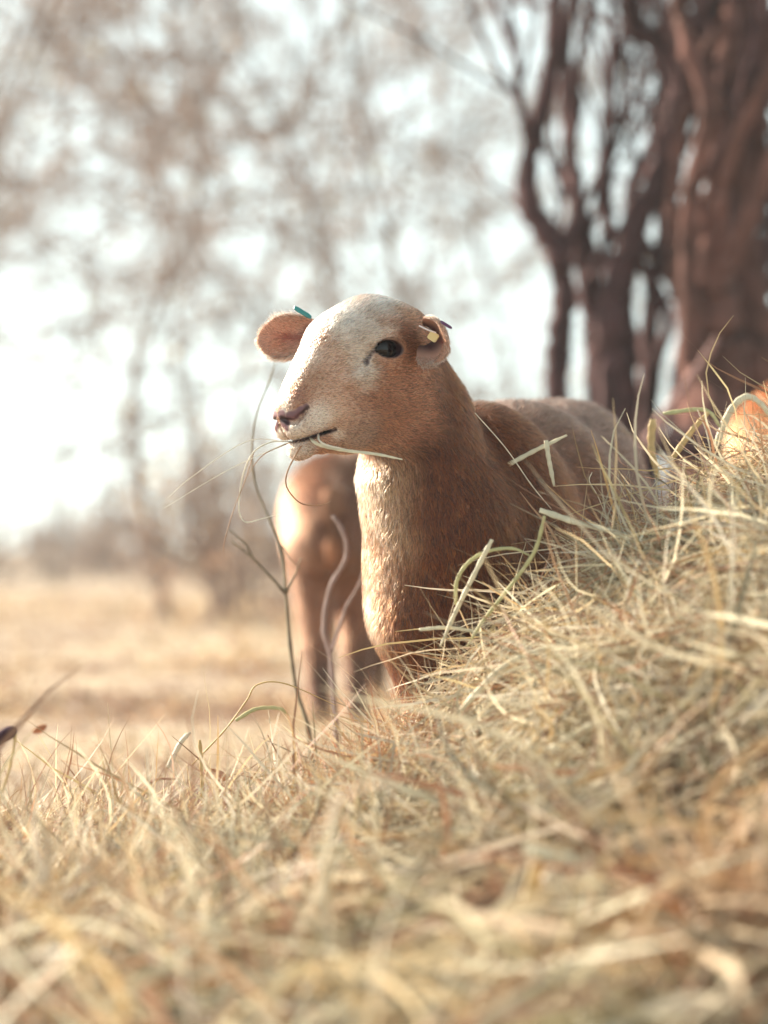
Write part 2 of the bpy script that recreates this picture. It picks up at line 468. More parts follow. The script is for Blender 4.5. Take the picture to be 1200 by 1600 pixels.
gx = np.concatenate([-np.geomspace(150, 2.05, 34), np.linspace(-2, 2, 80), np.geomspace(2.05, 150, 34)])
gy = np.concatenate([np.linspace(-6, 0.8, 10), np.linspace(1.0, 9, 120), np.geomspace(9.2, 400, 60)])
X, Y = np.meshgrid(gx, gy, indexing='ij'); Z = ground_z(X, Y)
nx_, ny_ = X.shape
i = np.arange(nx_ - 1)[:, None] * ny_; j = np.arange(ny_ - 1)[None]
GQ = np.stack([i + j, i + ny_ + j, i + ny_ + j + 1, i + j + 1], -1).reshape(-1, 4)
def ground_mat():
    m, t, b = mat_new('dry_pasture')
    tc = t.nodes.new('ShaderNodeTexCoord')
    n1 = t.nodes.new('ShaderNodeTexNoise'); n1.inputs['Scale'].default_value = 1.3; n1.inputs['Detail'].default_value = 8
    n2 = t.nodes.new('ShaderNodeTexNoise'); n2.inputs['Scale'].default_value = 18; n2.inputs['Detail'].default_value = 8
    r1 = t.nodes.new('ShaderNodeValToRGB'); r2 = t.nodes.new('ShaderNodeValToRGB')
    r1.color_ramp.elements[0].position = 0.36; r1.color_ramp.elements[0].color = (0.22, 0.13, 0.09, 1)
    r1.color_ramp.elements[1].position = 0.52; r1.color_ramp.elements[1].color = (0.55, 0.44, 0.32, 1)
    r2.color_ramp.elements[0].position = 0.35; r2.color_ramp.elements[0].color = (0.55, 0.5, 0.45, 1)
    r2.color_ramp.elements[1].position = 0.65; r2.color_ramp.elements[1].color = (1, 1, 1, 1)
    mx = t.nodes.new('ShaderNodeMix'); mx.data_type = 'RGBA'; mx.blend_type = 'MULTIPLY'; mx.inputs['Factor'].default_value = 1
    for n in (n1, n2): t.links.new(tc.outputs['Object'], n.inputs['Vector'])
    t.links.new(n1.outputs['Fac'], r1.inputs['Fac']); t.links.new(n2.outputs['Fac'], r2.inputs['Fac'])
    t.links.new(r1.outputs[0], mx.inputs[6]); t.links.new(r2.outputs[0], mx.inputs[7])
    t.links.new(mx.outputs[2], b.inputs['Base Color'])
    b.inputs['Roughness'].default_value = 0.9
    bp = t.nodes.new('ShaderNodeBump'); bp.inputs['Strength'].default_value = 0.6; bp.inputs['Distance'].default_value = 0.03
    t.links.new(n2.outputs['Fac'], bp.inputs['Height']); t.links.new(bp.outputs[0], b.inputs['Normal'])
    return m
ground = mesh_obj('ground', np.stack([X, Y, Z], -1).reshape(-1, 3), GQ, ground_mat())
tag(ground, kind='structure')

# ================================================================== trees
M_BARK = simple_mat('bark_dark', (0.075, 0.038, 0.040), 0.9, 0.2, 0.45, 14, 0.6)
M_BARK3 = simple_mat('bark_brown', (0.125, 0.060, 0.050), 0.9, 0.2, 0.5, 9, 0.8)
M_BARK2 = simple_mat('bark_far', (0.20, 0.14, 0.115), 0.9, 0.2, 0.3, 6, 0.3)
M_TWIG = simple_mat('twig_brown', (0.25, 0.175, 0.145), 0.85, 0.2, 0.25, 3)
M_LEAF = tint_mat('dead_leaf', 0.7, 0.2, 0.4)

def grow(tb, p, d, L, r, depth, rng, up=0.25, wig=0.35, kids=4, shrink=0.62, minr=0.004, sides=5, spread=0.9):
    n = 5
    pts = [np.asarray(p, float)]; d = nrm(d)
    for _ in range(n):
        d = nrm(d + rng.normal(size=3) * wig / n * 1.6 + np.array((0, 0, up)) / n)
        pts.append(pts[-1] + d * L / n)
    pts = np.array(pts); r1 = max(r * 0.45, minr)
    tb.add(pts, np.linspace(r, r1, n + 1), max(3, sides))
    if depth <= 0: return
    for k in range(kids):
        t = rng.uniform(0.25, 1.0); q = t * n; a = min(int(q), n - 1); f = q - a
        c = pts[a] * (1 - f) + pts[a + 1] * f
        dd = nrm(pts[a + 1] - pts[a]); s = rng.normal(size=3); s = nrm(s - dd * s.dot(dd))
        nd = nrm(dd + s * rng.uniform(0.45, 1.0) * spread)
        grow(tb, c, nd, L * shrink * rng.uniform(0.65, 1.15), max((r + (r1 - r) * t) * 0.62, minr), depth - 1, rng, up * 0.7, wig * 1.15, kids, shrink, minr, sides - 1, spread)

def leaves(name, cen, spread_, n, size, cols, rng, parent, mat=None):
    """small bent leaf faces scattered round given points"""
    c = cen[rng.randint(0, len(cen), n)] + rng.normal(size=(n, 3)) * spread_
    a = nrm(rng.normal(size=(n, 3))); b = nrm(np.cross(a, rng.normal(size=(n, 3))))
    s = size * rng.uniform(0.5, 1.3, (n, 1))
    v = np.stack([c - a * s, c + b * s * .5, c + a * s, c - b * s * .5], 1).reshape(-1, 3)
    q = np.arange(n * 4).reshape(n, 4)
    col = np.repeat(np.asarray(cols)[rng.randint(0, len(cols), n)] * rng.uniform(.7, 1.2, (n, 1)), 4, 0)
    return mesh_obj(name, v, q, mat or M_LEAF, parent, False, col)

def stems_tree(stems, Yb, label, group, seed, twigs=(14, 3), bark=None):
    """a tree of hand-placed stems: each stem = [(photo px, py, depth offset, radius)...]"""
    rng = np.random.RandomState(seed)
    s0 = stems[0][0]; base = P(s0[0], s0[1], Yb)
    root = empty('bare_tree', (base[0], base[1], float(ground_z(base[0:1], base[1:2])[0])))
    tag(root, label, 'tree', group)
    cr = Tubes(); tips = []
    for k, st in enumerate(stems):
        ctrl = np.array([P(a, b, Yb + c) for a, b, c, r in st]); rr = [r for *_, r in st]
        if k == 0 or st[0][1] > 560:
            g = ctrl[0].copy(); g[2] = float(ground_z(g[0:1], g[1:2])[0]) - 0.06; ctrl = np.vstack([g, ctrl]); rr = [rr[0] * 1.3] + rr
        top = ctrl[-1] + (ctrl[-1] - ctrl[-2]) * 0.9 + np.array((rng.normal() * .2, rng.normal() * .2, 0.5)); ctrl = np.vstack([ctrl, top]); rr = rr + [rr[-1] * .6]
        m = 64; path = smooth_path(ctrl, m); rad = np.interp(np.linspace(0, 1, m), np.linspace(0, 1, len(rr)), rr)
        path[1:-1] += rng.normal(size=(m - 2, 3)) * rad[1:-1, None] * 0.10
        rad = rad * (1 + 0.07 * rng.normal(size=m))
        tb = Tubes(); tb.add(path, rad, 16, True, .09, rng)
        o = tb.build('trunk' if k == 0 else 'stem', bark or M_BARK); keep(o, root)
        nb, dep = twigs
        for _ in range(max(2, nb // len(stems) + 1)):
            t = int(rng.uniform(0.30, 0.97) * (m - 2)); dd = nrm(path[t + 1] - path[t])
            s = rng.normal(size=3); s = nrm(s - dd * s.dot(dd)); 
            grow(cr, path[t], nrm(dd * 1.2 + s * 0.6 + np.array((0.1, 0, .25))), rng.uniform(0.5, 1.0), min(max(rad[t] * rng.uniform(.3, .5), .006), .013), dep, rng, 0.6, 0.5, 3, 0.66, 0.0035, 6)
            tips.append(path[t] + dd * .5)
    o = cr.build('crown', M_BARK); keep(o, root)
    return root, tips

GT = 'multi-stemmed trees behind the sheep'
YT = 7.2
t1, _ = stems_tree([
    [(872, 625, 0, .034), (874, 540, 0, .033), (880, 470, 0, .036), (868, 395, 0, .034), (826, 315, 0, .034), (832, 230, 0, .028), (856, 130, 0, .026), (866, 20, 0, .022)],
    [(868, 395, 0, .022), (900, 330, .1, .018), (893, 200, .1, .016), (905, 90, .1, .014), (925, 0, .1, .012)],
    [(832, 240, 0, .018), (812, 150, -.1, .013), (795, 60, -.1, .011)],
], YT, 'slim dark tree kinking left at mid height, leftmost of the near clump', GT, 21, (6, 1))
t2, _ = stems_tree([
    [(938, 625, 0.2, .045), (932, 520, .2, .046), (918, 430, .2, .044), (905, 350, .2, .034), (895, 260, .3, .026), (880, 130, .3, .02), (890, 10, .3, .016)],
    [(962, 620, 0, .060), (960, 520, 0, .055), (968, 430, 0, .050), (1000, 340, 0, .042), (1030, 280, 0, .040), (1050, 170, 0, .042), (1030, 70, 0, .036), (985, 0, 0, .03)],
    [(1035, 270, 0, .03), (1060, 160, -.1, .032), (1085, 60, -.1, .03), (1090, -40, -.1, .025)],
    [(925, 440, .1, .022), (950, 360, .15, .017), (945, 240, .2, .014), (960, 110, .2, .012)],
], YT, 'forked dark tree leaning right from a thick foot, beside the kinked one', GT, 22, (8, 1))
t3, _ = stems_tree([
    [(1112, 640, -.3, 0.0920), (1108, 520, -.3, 0.0782), (1112, 400, -.3, 0.0475), (1118, 260, -.3, 0.0374), (1135, 120, -.3, 0.0360), (1150, 0, -.3, 0.0324)],
    [(1085, 560, -.35, 0.0460), (1075, 420, -.38, 0.0259), (1080, 300, -.4, 0.0245), (1105, 180, -.45, 0.0245), (1075, 60, -.4, 0.0245), (1060, -40, -.4, 0.0216)],
    [(1180, 640, -.1, 0.0920), (1170, 500, -.1, 0.0736), (1165, 380, -.1, 0.0396), (1180, 240, -.1, 0.0324), (1200, 90, -.1, 0.0324), (1190, -40, -.1, 0.0288)],
    [(1120, 330, -.4, 0.0252), (1150, 220, -.45, 0.0216), (1195, 130, -.5, 0.0216), (1240, 40, -.5, 0.0180)],
    [(1140, 420, -.4, 0.0288), (1185, 300, -.45, 0.0252), (1230, 210, -.5, 0.0216), (1290, 120, -.5, 0.0180)],
    [(1060, 470, -.2, 0.0258), (1052, 330, -.2, 0.0187), (1065, 200, -.2, 0.0187), (1100, 90, -.2, 0.0173), (1150, -20, -.2, 0.0144)],
    [(1240, 640, 0, 0.1012), (1245, 480, 0, 0.0736), (1235, 300, 0, 0.0468), (1250, 150, 0, 0.0504), (1270, 0, 0, 0.0432)],
    [(1160, 520, .2, 0.0460), (1135, 360, .2, 0.0288), (1155, 200, .2, 0.0288), (1170, 40, .2, 0.0216)],
], YT, 'massive tree of many fused stems filling the right edge behind the hay', GT, 23, (24, 2), M_BARK3)

rg = np.random.RandomState(61); thin = []
for k in range(13):
    x0 = rg.uniform(1010, 1230); x1 = x0 + rg.uniform(-60, 70); d = rg.uniform(-.5, .6); r = rg.uniform(.009, .024)
    thin.append([(x0, 640, d, r * 1.3), (x0 + rg.normal() * 14, 480, d, r * 1.15), ((x0 + x1) / 2 + rg.normal() * 26, 330, d, r), (x1 + rg.normal() * 26, 180, d, r * .85), (x1 + rg.uniform(-40, 60), 20, d, r * .7)])
t4, _ = stems_tree(thin, 7.35, 'thicket of thin crooked stems growing in front of the massive tree', GT, 24, (34, 2))
# leaning log and low branch at its foot
def limb(name, ctrl, rr, mat, label, cat, sides=10, group=None, seed=5):
    rng = np.random.RandomState(seed)
    path = bent_path(ctrl, 26); rad = np.interp(np.linspace(0, 1, 26), np.linspace(0, 1, len(rr)), rr)
    path = path + rng.normal(size=path.shape) * rad[:, None] * .12
    tb = Tubes(); c0 = path.mean(0); tb.add(path - c0, rad * (1 + .08 * rng.normal(size=26)), sides)
    o = tb.build(name, mat); o.location = c0; tag(o, label, cat, group); return o
limb('broken_branch', [P(1010, 700, 6.3), P(1050, 632, 6.3), P(1098, 566, 6.25), P(1120, 528, 6.22)], [.017, .016, .014, .009],
     simple_mat('weathered_bark', (0.27, 0.165, 0.155), .85, .2, .25, 20, .4), 'pale broken branch leaning right at the foot of the massive tree', 'branch')
lg = limb('fallen_log', [P(1030, 700, 6.7), P(1110, 690, 6.7), P(1200, 680, 6.6), P(1300, 675, 6.5)], [.035, .05, .055, .05], M_BARK, 'dark fallen log lying under the pale leaning branch behind the hay', 'log', 12)

# bare trees of the wood far behind
GF = 'bare trees of the hazy wood'
def far_tree(px, Yd, h, r, lean, seed, label, depth=4, kids=3, low=0.22, nbr=9):
    rng = np.random.RandomState(seed)
    x = (px - 600) * KPX * Yd; z = float(ground_z(np.array([x]), np.array([Yd]))[0])
    root = empty('bare_tree', (x, Yd, z)); tag(root, label, 'tree', GF)
    m = 24
    ctrl = [(0, 0, -.1), (lean * .1 * h + rng.normal() * .16, 0, h * .25), (lean * .3 * h + rng.normal() * .3, rng.normal() * .2, h * .5), (lean * .6 * h + rng.normal() * .2, rng.normal() * .3, h * .8), (lean * .9 * h, rng.normal() * .3, h)]
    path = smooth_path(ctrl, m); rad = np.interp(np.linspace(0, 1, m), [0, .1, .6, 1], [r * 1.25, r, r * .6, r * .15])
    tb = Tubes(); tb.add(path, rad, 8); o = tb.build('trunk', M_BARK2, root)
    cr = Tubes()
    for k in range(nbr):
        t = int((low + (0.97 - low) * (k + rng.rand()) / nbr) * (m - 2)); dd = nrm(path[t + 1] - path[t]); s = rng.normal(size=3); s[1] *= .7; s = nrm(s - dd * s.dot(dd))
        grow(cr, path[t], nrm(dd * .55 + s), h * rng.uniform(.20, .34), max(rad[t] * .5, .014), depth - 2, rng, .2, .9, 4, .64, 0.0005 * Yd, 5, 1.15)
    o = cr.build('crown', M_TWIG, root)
    V = np.vstack(cr.v); tp = V[rng.randint(0, len(V), 260)]
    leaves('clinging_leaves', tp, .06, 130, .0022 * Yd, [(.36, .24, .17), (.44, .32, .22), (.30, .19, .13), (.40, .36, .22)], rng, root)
    return root
FT = [  # px, depth, height, trunk radius, lean, label
    (268, 16, 6.0, .042, .05, 'faint bare tree standing alone left of the chewing sheep'),
    (560, 17, 7, .055, -.08, 'bare tree with its upright trunk right above the sheep\'s forehead'),
    (490, 15.5, 6, .045, -.22, 'bare tree leaning left between two upright trunks above the ear'),
    (395, 21, 7, .045, .16, 'thin bare tree seen just left of the ear, deep in the haze'),
    (-60, 17, 7, .05, .20, 'bare tree with twigs fanning over the upper left of the picture'),
    (665, 24, 7, .05, .08, 'pale bare tree straight above the poll of the chewing sheep'),
    (742, 18, 5, .04, -.2, 'small bare tree right of the sheep\'s ear over the back'),
    (800, 25, 8, .05, -.10, 'hazy bare tree just left of the kinked dark stem'),
    (330, 27, 9, .05, -.22, 'distant bare tree half hidden behind the lone faint tree'),
    (225, 30, 10, .05, -.16, 'tall distant bare tree over the bright gap at left'),
    (-150, 14, 6, .05, .45, 'bare tree stretching its boughs in over the top left corner'),
    (348, 24, 9, .035, -.15, 'slender distant bare tree just right of the lone faint tree'),
    (440, 19, 7, .035, -.3, 'slender bare tree with a tangle of twigs high above the ear'),
    (600, 30, 11, .045, -.2, 'very distant tall bare tree behind the poll of the chewing sheep'),
    (95, 36, 10, .06, .12, 'very distant bare tree in the middle of the bright gap at left'),
    (175, 40, 11, .06, -.1, 'very distant bare tree beside the lone faint tree, deep in the glow'),
    (520, 36, 11, .06, .12, 'very distant bare tree between the upright trunk and the ear'),
    (-45, 24, 9, .04, .25, 'slender distant bare tree mostly beyond the left edge'),
]
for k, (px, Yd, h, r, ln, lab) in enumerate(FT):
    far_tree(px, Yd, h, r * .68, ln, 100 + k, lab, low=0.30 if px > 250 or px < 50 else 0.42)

# pale scrub and thin growth that closes the skyline, too far to count
rng_s = np.random.RandomState(77); tb = Tubes(); tips = []
for k in range(150):
    x = rng_s.uniform(-15, 6); y = rng_s.uniform(32, 46); z = float(ground_z(np.array([x]), np.array([y]))[0]); hgt = rng_s.uniform(.5, 1.3) * (1.6 if rng_s.rand() < .25 else 1)
    for q in range(4):
        d = nrm(np.array((rng_s.normal() * .45, rng_s.normal() * .3, 1)))
        grow(tb, (x + rng_s.normal() * .3, y, z - .05), d, hgt * rng_s.uniform(.6, 1.1), .024, 1, rng_s, .1, .6, 4, .6, .015, 4)
    tips.append((x, y, z + hgt * .45))
scrub = empty('scrub', (-4, 38, 0)); tag(scrub, 'pale brown scrub along the hazy skyline', 'scrub', kind='stuff')
o = tb.build('twigs', M_TWIG); keep(o, scrub); tag(o, kind='stuff')
o = leaves('dead_leaves', np.array(tips), .35, 5000, .05, [(.50, .34, .25), (.56, .42, .31), (.44, .29, .21)], rng_s, None); keep(o, scrub); tag(o, kind='stuff')

# low brown bushes at the wood's edge
GB = 'brown bushes at the edge of the wood'
BUSH = [(330, 13.5, 1.0, 'low brown bush left of the second sheep'), (420, 15, 1.35, 'brown bush behind the hanging hay strands'), (520, 17, 1.5, 'wide brown bush hidden behind the sheep\'s muzzle'),
        (690, 14, 1.3, 'brown bush between the sheep\'s neck and back'), (770, 12.5, 1.2, 'brown bush just above the sheep\'s back'), (830, 15, 1.7, 'tall brown bush beside the kinked dark stem'),
        (905, 13, 1.1, 'bush seen between the dark stems')]
for k, (px, Yd, h, lab) in enumerate(BUSH):
    rng = np.random.RandomState(300 + k)
    x = (px - 600) * KPX * Yd; z = float(ground_z(np.array([x]), np.array([Yd]))[0])
    root = empty('bush', (x, Yd, z)); tag(root, lab, 'bush', GB)
    tb = Tubes(); tips = []
    for s in range(10):
        d = nrm(np.array((rng.normal() * .55, rng.normal() * .4, 1)))
        grow(tb, (rng.normal() * .12, rng.normal() * .12, -.03), d, h * rng.uniform(.6, 1.0), .014, 2, rng, .15, .5, 4, .6, .0045, 4)
        tips.append(d * h * rng.uniform(.3, .95))
    tb.build('twigs', M_TWIG, root)
    leaves('dead_leaves', np.array(tips), h * .16, 320, .030, [(.46, .30, .20), (.54, .38, .26), (.38, .23, .16), (.48, .40, .26)], rng, root)

# ================================================================== haze
bm_v = [(a, b, c) for c in (-1.6, 13) for a, b in ((-26, -3), (26, -3), (26, 60), (-26, 60))]
haze = mesh_obj('haze', bm_v, [(3, 2, 1, 0), (4, 5, 6, 7), (0, 1, 5, 4), (1, 2, 6, 5), (2, 3, 7, 6), (3, 0, 4, 7)], None, None, False)
hm = bpy.data.materials.new('haze_air'); hm.use_nodes = True; ht = hm.node_tree
ht.nodes.remove(ht.nodes['Principled BSDF'])
pv = ht.nodes.new('ShaderNodeVolumePrincipled'); pv.inputs['Color'].default_value = (0.80, 0.93, 1.0, 1)
pv.inputs['Density'].default_value = 0.0022; pv.inputs['Anisotropy'].default_value = 0.3
ht.links.new(pv.outputs[0], ht.nodes['Material Output'].inputs['Volume'])
haze.data.materials.append(hm); tag(haze, kind='stuff')
# ---------------------------------------------------------------- coat colours (natural markings, some sun and shade painted in)
def hpx(px, py, y):
    """head-frame point seen at a photo pixel, at lateral offset y"""
    C = np.array((0, 0, CAMZ)); d = np.array(((px - 600) * KPX, 1, (HZ - py) * KPX))
    return w2h(C + d * ((y + (HO - C) @ HL) / (d @ HL)))
BROWN = np.array((0.52, 0.285, 0.190)); TAN = np.array((0.70, 0.48, 0.375)); WHITE = np.array((0.88, 0.77, 0.69))
NECK = np.array((0.31, 0.130, 0.054)); GREY = np.array((0.24, 0.138, 0.102)); PALE_SUNLIT = np.array((0.62, 0.45, 0.32))
DARK = np.array((0.20, 0.085, 0.05))
PATCH = [  # photo pixel, lateral offset, radius, colour, strength
    (620, 620, .045, .050, BROWN, 1.0), (565, 690, .035, .040, (0.50, 0.36, 0.29), .8), (520, 640, .032, .03, TAN, .8),
    (510, 565, .020, .040, TAN, .9), (487, 590, .010, .022, (0.52, 0.32, 0.22), .8), (560, 520, .030, .035, (0.66, 0.50, 0.40), .8),
    (508, 490, -.03, .034, WHITE, 1.0), (535, 480, -.01, .03, WHITE, .9), (600, 468, .00, .032, WHITE, .95), (545, 510, .015, .026, WHITE, .6),
    (468, 556, -.02, .024, WHITE, .95), (455, 590, -.012, .016, WHITE, .8), (573, 583, .046, .020, WHITE, .85), (562, 555, .045, .014, WHITE, .7),
    (588, 517, .048, .012, WHITE, .7), (615, 515, .048, .010, WHITE, .6), (500, 655, .031, .021, WHITE, .9), (463, 676, .016, .020, WHITE, .95), (446, 680, .004, .014, WHITE, .95), (440, 640, -.004, .012, WHITE, .8), (455, 708, .006, .014, WHITE, .9),
    (441, 622, -.004, .013, WHITE, .9), (530, 680, .033, .009, WHITE, .7), (480, 706, .015, .018, (0.72, 0.63, 0.57), .9),
    (464, 612, .008, .011, (0.34, 0.17, 0.13), .85), (645, 545, .054, .026, (0.36, 0.17, 0.09), .85), (640, 500, .04, .018, (0.40, 0.20, 0.12), .8),  # brown temple fur, darkened with the shadow at the ear base
    (628, 482, .02, .02, (0.50, 0.28, 0.17), .7),
]
_bp = BV - np.array((0, 0, CAMZ)); _px = _bp[:, 0] / _bp[:, 1] / KPX + 600; _py = HZ - _bp[:, 2] / _bp[:, 1] / KPX
_front = (BN * _bp).sum(1) < 0
def on_skin(px, py, y):
    """head-frame point of the skin that shows at a photo pixel (mirror side folded onto the left)"""
    d = np.hypot(_px - px, _py - py); i = np.where((d < 4) & _front)[0]
    q = w2h(BV[i[np.argmin(BV[i, 1] + d[i] * 0.0005)]]) if len(i) else hpx(px, py, y)
    return np.array((q[0], abs(q[1]), q[2]))
_pc = np.array([on_skin(a, b, c) for a, b, c, *_ in PATCH])
def coat(p):
    """coat colour at points of the skin"""
    h = w2h(p); hm = h * np.array((1, 1, 1)); hm[:, 1] = np.abs(h[:, 1])
    n1 = vnoise(p, 60, 1); n2 = vnoise(p, 25, 2)
    # trunk: brown breast and neck, greyer back, paler along the spine and under the throat, with sunlight painted in there
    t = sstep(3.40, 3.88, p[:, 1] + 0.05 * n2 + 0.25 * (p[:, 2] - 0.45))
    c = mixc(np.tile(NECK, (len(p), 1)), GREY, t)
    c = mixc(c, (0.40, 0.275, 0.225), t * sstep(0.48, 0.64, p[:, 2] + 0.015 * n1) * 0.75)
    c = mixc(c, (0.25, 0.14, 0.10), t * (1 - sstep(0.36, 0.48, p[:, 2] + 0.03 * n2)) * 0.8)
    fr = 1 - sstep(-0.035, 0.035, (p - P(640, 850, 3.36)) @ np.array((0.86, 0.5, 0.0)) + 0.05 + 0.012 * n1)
    c = mixc(c, PALE_SUNLIT, fr * (1 - t) * 0.9)
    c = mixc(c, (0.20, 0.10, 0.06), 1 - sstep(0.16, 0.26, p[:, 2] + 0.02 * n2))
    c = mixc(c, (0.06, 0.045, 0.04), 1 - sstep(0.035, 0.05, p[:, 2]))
    # neck to head
    hd = sstep(-0.085, -0.035, h[:, 0] + 0.5 * (h[:, 2] + 0.05) + 0.008 * n2) * sstep(-0.16, -0.11, h[:, 2] - 0.1 * h[:, 0])
    f = np.tile(BROWN, (len(p), 1))
    for (a, b, y, r, col, st), pc in zip(PATCH, _pc):
        d = np.linalg.norm(hm - pc, axis=1) / r + 0.16 * n1
        f = mixc(f, col, st * (1 - sstep(0.25, 1.60, d)))
    c = c * (1 - hd[:, None]) + f * hd[:, None]
    return c, hd
NOSE_C = [(on_skin(a, b, .003), r) for a, b, r in ((437, 652, .008), (444, 657, .0085), (453, 656, .009), (462, 651, .0085), (471, 645, .0075), (480, 639, .005), (442, 664, .007), (445, 672, .004))]
def bare(p):
    """1 where the skin is bare: nose leather, lips, eye rims, mouth"""
    h = w2h(p); a = h.copy(); a[:, 1] = np.abs(a[:, 1])
    b = np.zeros(len(p))
    for c, r in NOSE_C: b = np.maximum(b, 1 - sstep(0.8, 1.15, np.linalg.norm(a - c, axis=1) / r))
    # eye rim
    e = a - np.array((EYE[0], EYE[1] + 0.0205, EYE[2])); cs, sn = math.cos(EYE_T), math.sin(EYE_T)
    ex = e[:, 0] * cs + e[:, 2] * sn; ez = -e[:, 0] * sn + e[:, 2] * cs
    b = np.maximum(b, 1 - sstep(0.95, 1.18, np.sqrt((ex / 0.0215) ** 2 + (ez / 0.0120) ** 2 + (e[:, 1] / 0.03) ** 2)))
    for q, r in (((0.027, 0.061, 0.0105), .005), ((0.031, 0.0595, 0.0095), .0042), ((0.036, 0.0575, 0.008), .004), ((0.0395, 0.056, 0.0058), .004), ((0.0425, 0.055, 0.004), .0036), ((0.0454, 0.0535, 0.0017), .0048)):
        b = np.maximum(b, 1 - sstep(0.8, 1.3, np.linalg.norm(a - np.array(q), axis=1) / r))
    # lips and mouth
    m0 = np.array((0.186, 0, -0.0455)); m1 = np.array((0.122, 0, -0.060)); md = (m1 - m0); L = np.linalg.norm(md); md /= L
    s_ = (a - m0) @ md; nz = (a - m0) @ np.cross(md, (0, 1, 0))
    b = np.maximum(b, (1 - sstep(0.0018, 0.0040, np.abs(nz))) * (s_ > 0) * (s_ < L + 0.004) * (a[:, 0] > 0.10))
    return b
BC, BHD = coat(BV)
BB = bare(BV)
skin = np.array((0.085, 0.04, 0.05))
_np = np.array([(0.1745, 0.0075, -0.0135), (0.1735, 0.018, -0.0190), (0.169, 0.0255, -0.0225), (0.160, 0.0295, -0.0195), (0.1475, 0.0335, -0.0145)])
_np = smooth_path(_np, 24); _hv = w2h(BV); _hv[:, 1] = np.abs(_hv[:, 1]); _nf = _hv[:, 0] > 0.12
_dn = np.full(len(BV), 1.0); _dn[_nf] = np.linalg.norm(_hv[_nf][:, None] - _np[None], axis=-1).min(1)
pad = sstep(0.0035, 0.0065, _dn) * (_hv[:, 0] > 0.135) * (_hv[:, 2] > -0.037)
skin = mixc(np.tile(skin * .6, (len(BV), 1)), (0.17, 0.075, 0.09), pad)
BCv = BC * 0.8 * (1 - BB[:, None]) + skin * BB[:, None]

# ---------------------------------------------------------------- fur as fine curves
def make_fur(name, V, Q, N, dens, leng, lie, colf, parent, mat, rad, seed, lift=0.35, jitter=0.25, npt=5):
    """dens / leng / lie / colf are functions of root points"""
    rng = np.random.RandomState(seed)
    T = np.vstack([Q[:, [0, 1, 2]], Q[:, [0, 2, 3]]])
    A, B, C = V[T[:, 0]], V[T[:, 1]], V[T[:, 2]]
    area = np.linalg.norm(np.cross(B - A, C - A), axis=1) * 0.5
    cnt = rng.poisson(area * dens((A + B + C) / 3))
    i = np.repeat(np.arange(len(T)), cnt); n = len(i)
    u, v = rng.rand(n), rng.rand(n); sw = u + v > 1; u[sw], v[sw] = 1 - u[sw], 1 - v[sw]
    w_ = 1 - u - v
    root = A[i] * w_[:, None] + B[i] * u[:, None] + C[i] * v[:, None]
    nn = nrm(N[T[i, 0]] * w_[:, None] + N[T[i, 1]] * u[:, None] + N[T[i, 2]] * v[:, None])
    L = leng(root) * rng.uniform(0.6, 1.25, n)
    d = lie(root); d = nrm(d - nn * (d * nn).sum(1, keepdims=True) + 1e-6)
    clump = np.stack([vnoise(root, 180, 11 + seed), vnoise(root, 180, 12 + seed), vnoise(root, 180, 13 + seed)], -1)
    d = nrm(d + clump * jitter + rng.normal(size=(n, 3)) * jitter * 0.8)
    d = nrm(d - nn * (d * nn).sum(1, keepdims=True))
    lf = lift * rng.uniform(0.6, 1.5, n)[:, None]
    pts = np.empty((n, npt, 3)); p = root - nn * 0.0006; pts[:, 0] = p
    for k in range(1, npt):
        tt = (k - 0.5) / (npt - 1)
        dirn = nrm(d + nn * lf * (1.5 - 1.1 * tt))
        p = p + dirn * (L / (npt - 1))[:, None]; pts[:, k] = p
    col = colf(root + rng.normal(size=(n, 3)) * 0.0055) * rng.uniform(0.3, 1.5, (n, 1)) * (1 + 0.05 * rng.normal(size=(n, 3)))
    hc = bpy.data.hair_curves.new(name)
    hc.add_curves([npt] * n)
    hc.attributes['position'].data.foreach_set('vector', pts.astype(np.float32).ravel())
    ra = hc.attributes.get('radius') or hc.attributes.new('radius', 'FLOAT', 'POINT')
    rr = np.tile(rad * np.interp(np.linspace(0, 1, npt), [0, .4, 1], [1, .9, .15]), n).astype(np.float32)
    ra.data.foreach_set('value', rr)
    ca = hc.attributes.new('tint', 'FLOAT_COLOR', 'POINT')
    cc = np.ones((n, 4), dtype=np.float32); cl = np.clip(col, 0.01, 0.97); lm = cl @ np.array((.3, .55, .15))
    cc[:, :3] = np.clip(0.72 * 0.85 * cl ** 1.9 + 0.28 * cl * (lm ** 0.9)[:, None] * 0.9, 0.004, 0.8)
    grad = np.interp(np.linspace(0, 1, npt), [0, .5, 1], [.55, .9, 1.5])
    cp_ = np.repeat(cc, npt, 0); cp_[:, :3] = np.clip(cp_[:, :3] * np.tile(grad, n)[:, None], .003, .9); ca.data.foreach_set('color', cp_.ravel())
    hc.materials.append(mat)
    o = bpy.data.objects.new(name, hc); COL.objects.link(o); o.parent = parent
    return o

def fur_mat(name):
    m = bpy.data.materials.new(name); m.use_nodes = True; t = m.node_tree
    out = t.nodes['Material Output']; t.nodes.remove(t.nodes['Principled BSDF'])
    a = t.nodes.new('ShaderNodeAttribute'); a.attribute_name = 'tint'
    h = t.nodes.new('ShaderNodeBsdfHairPrincipled'); h.parametrization = 'COLOR'
    h.inputs['Roughness'].default_value = 0.35; h.inputs['Radial Roughness'].default_value = 0.5
    t.links.new(a.outputs['Color'], h.inputs['Color']); t.links.new(h.outputs[0], out.inputs['Surface'])
    return m
M_FUR = fur_mat('sheep_fur')
M_SKIN = tint_mat('sheep_skin', 0.42, 0.45)

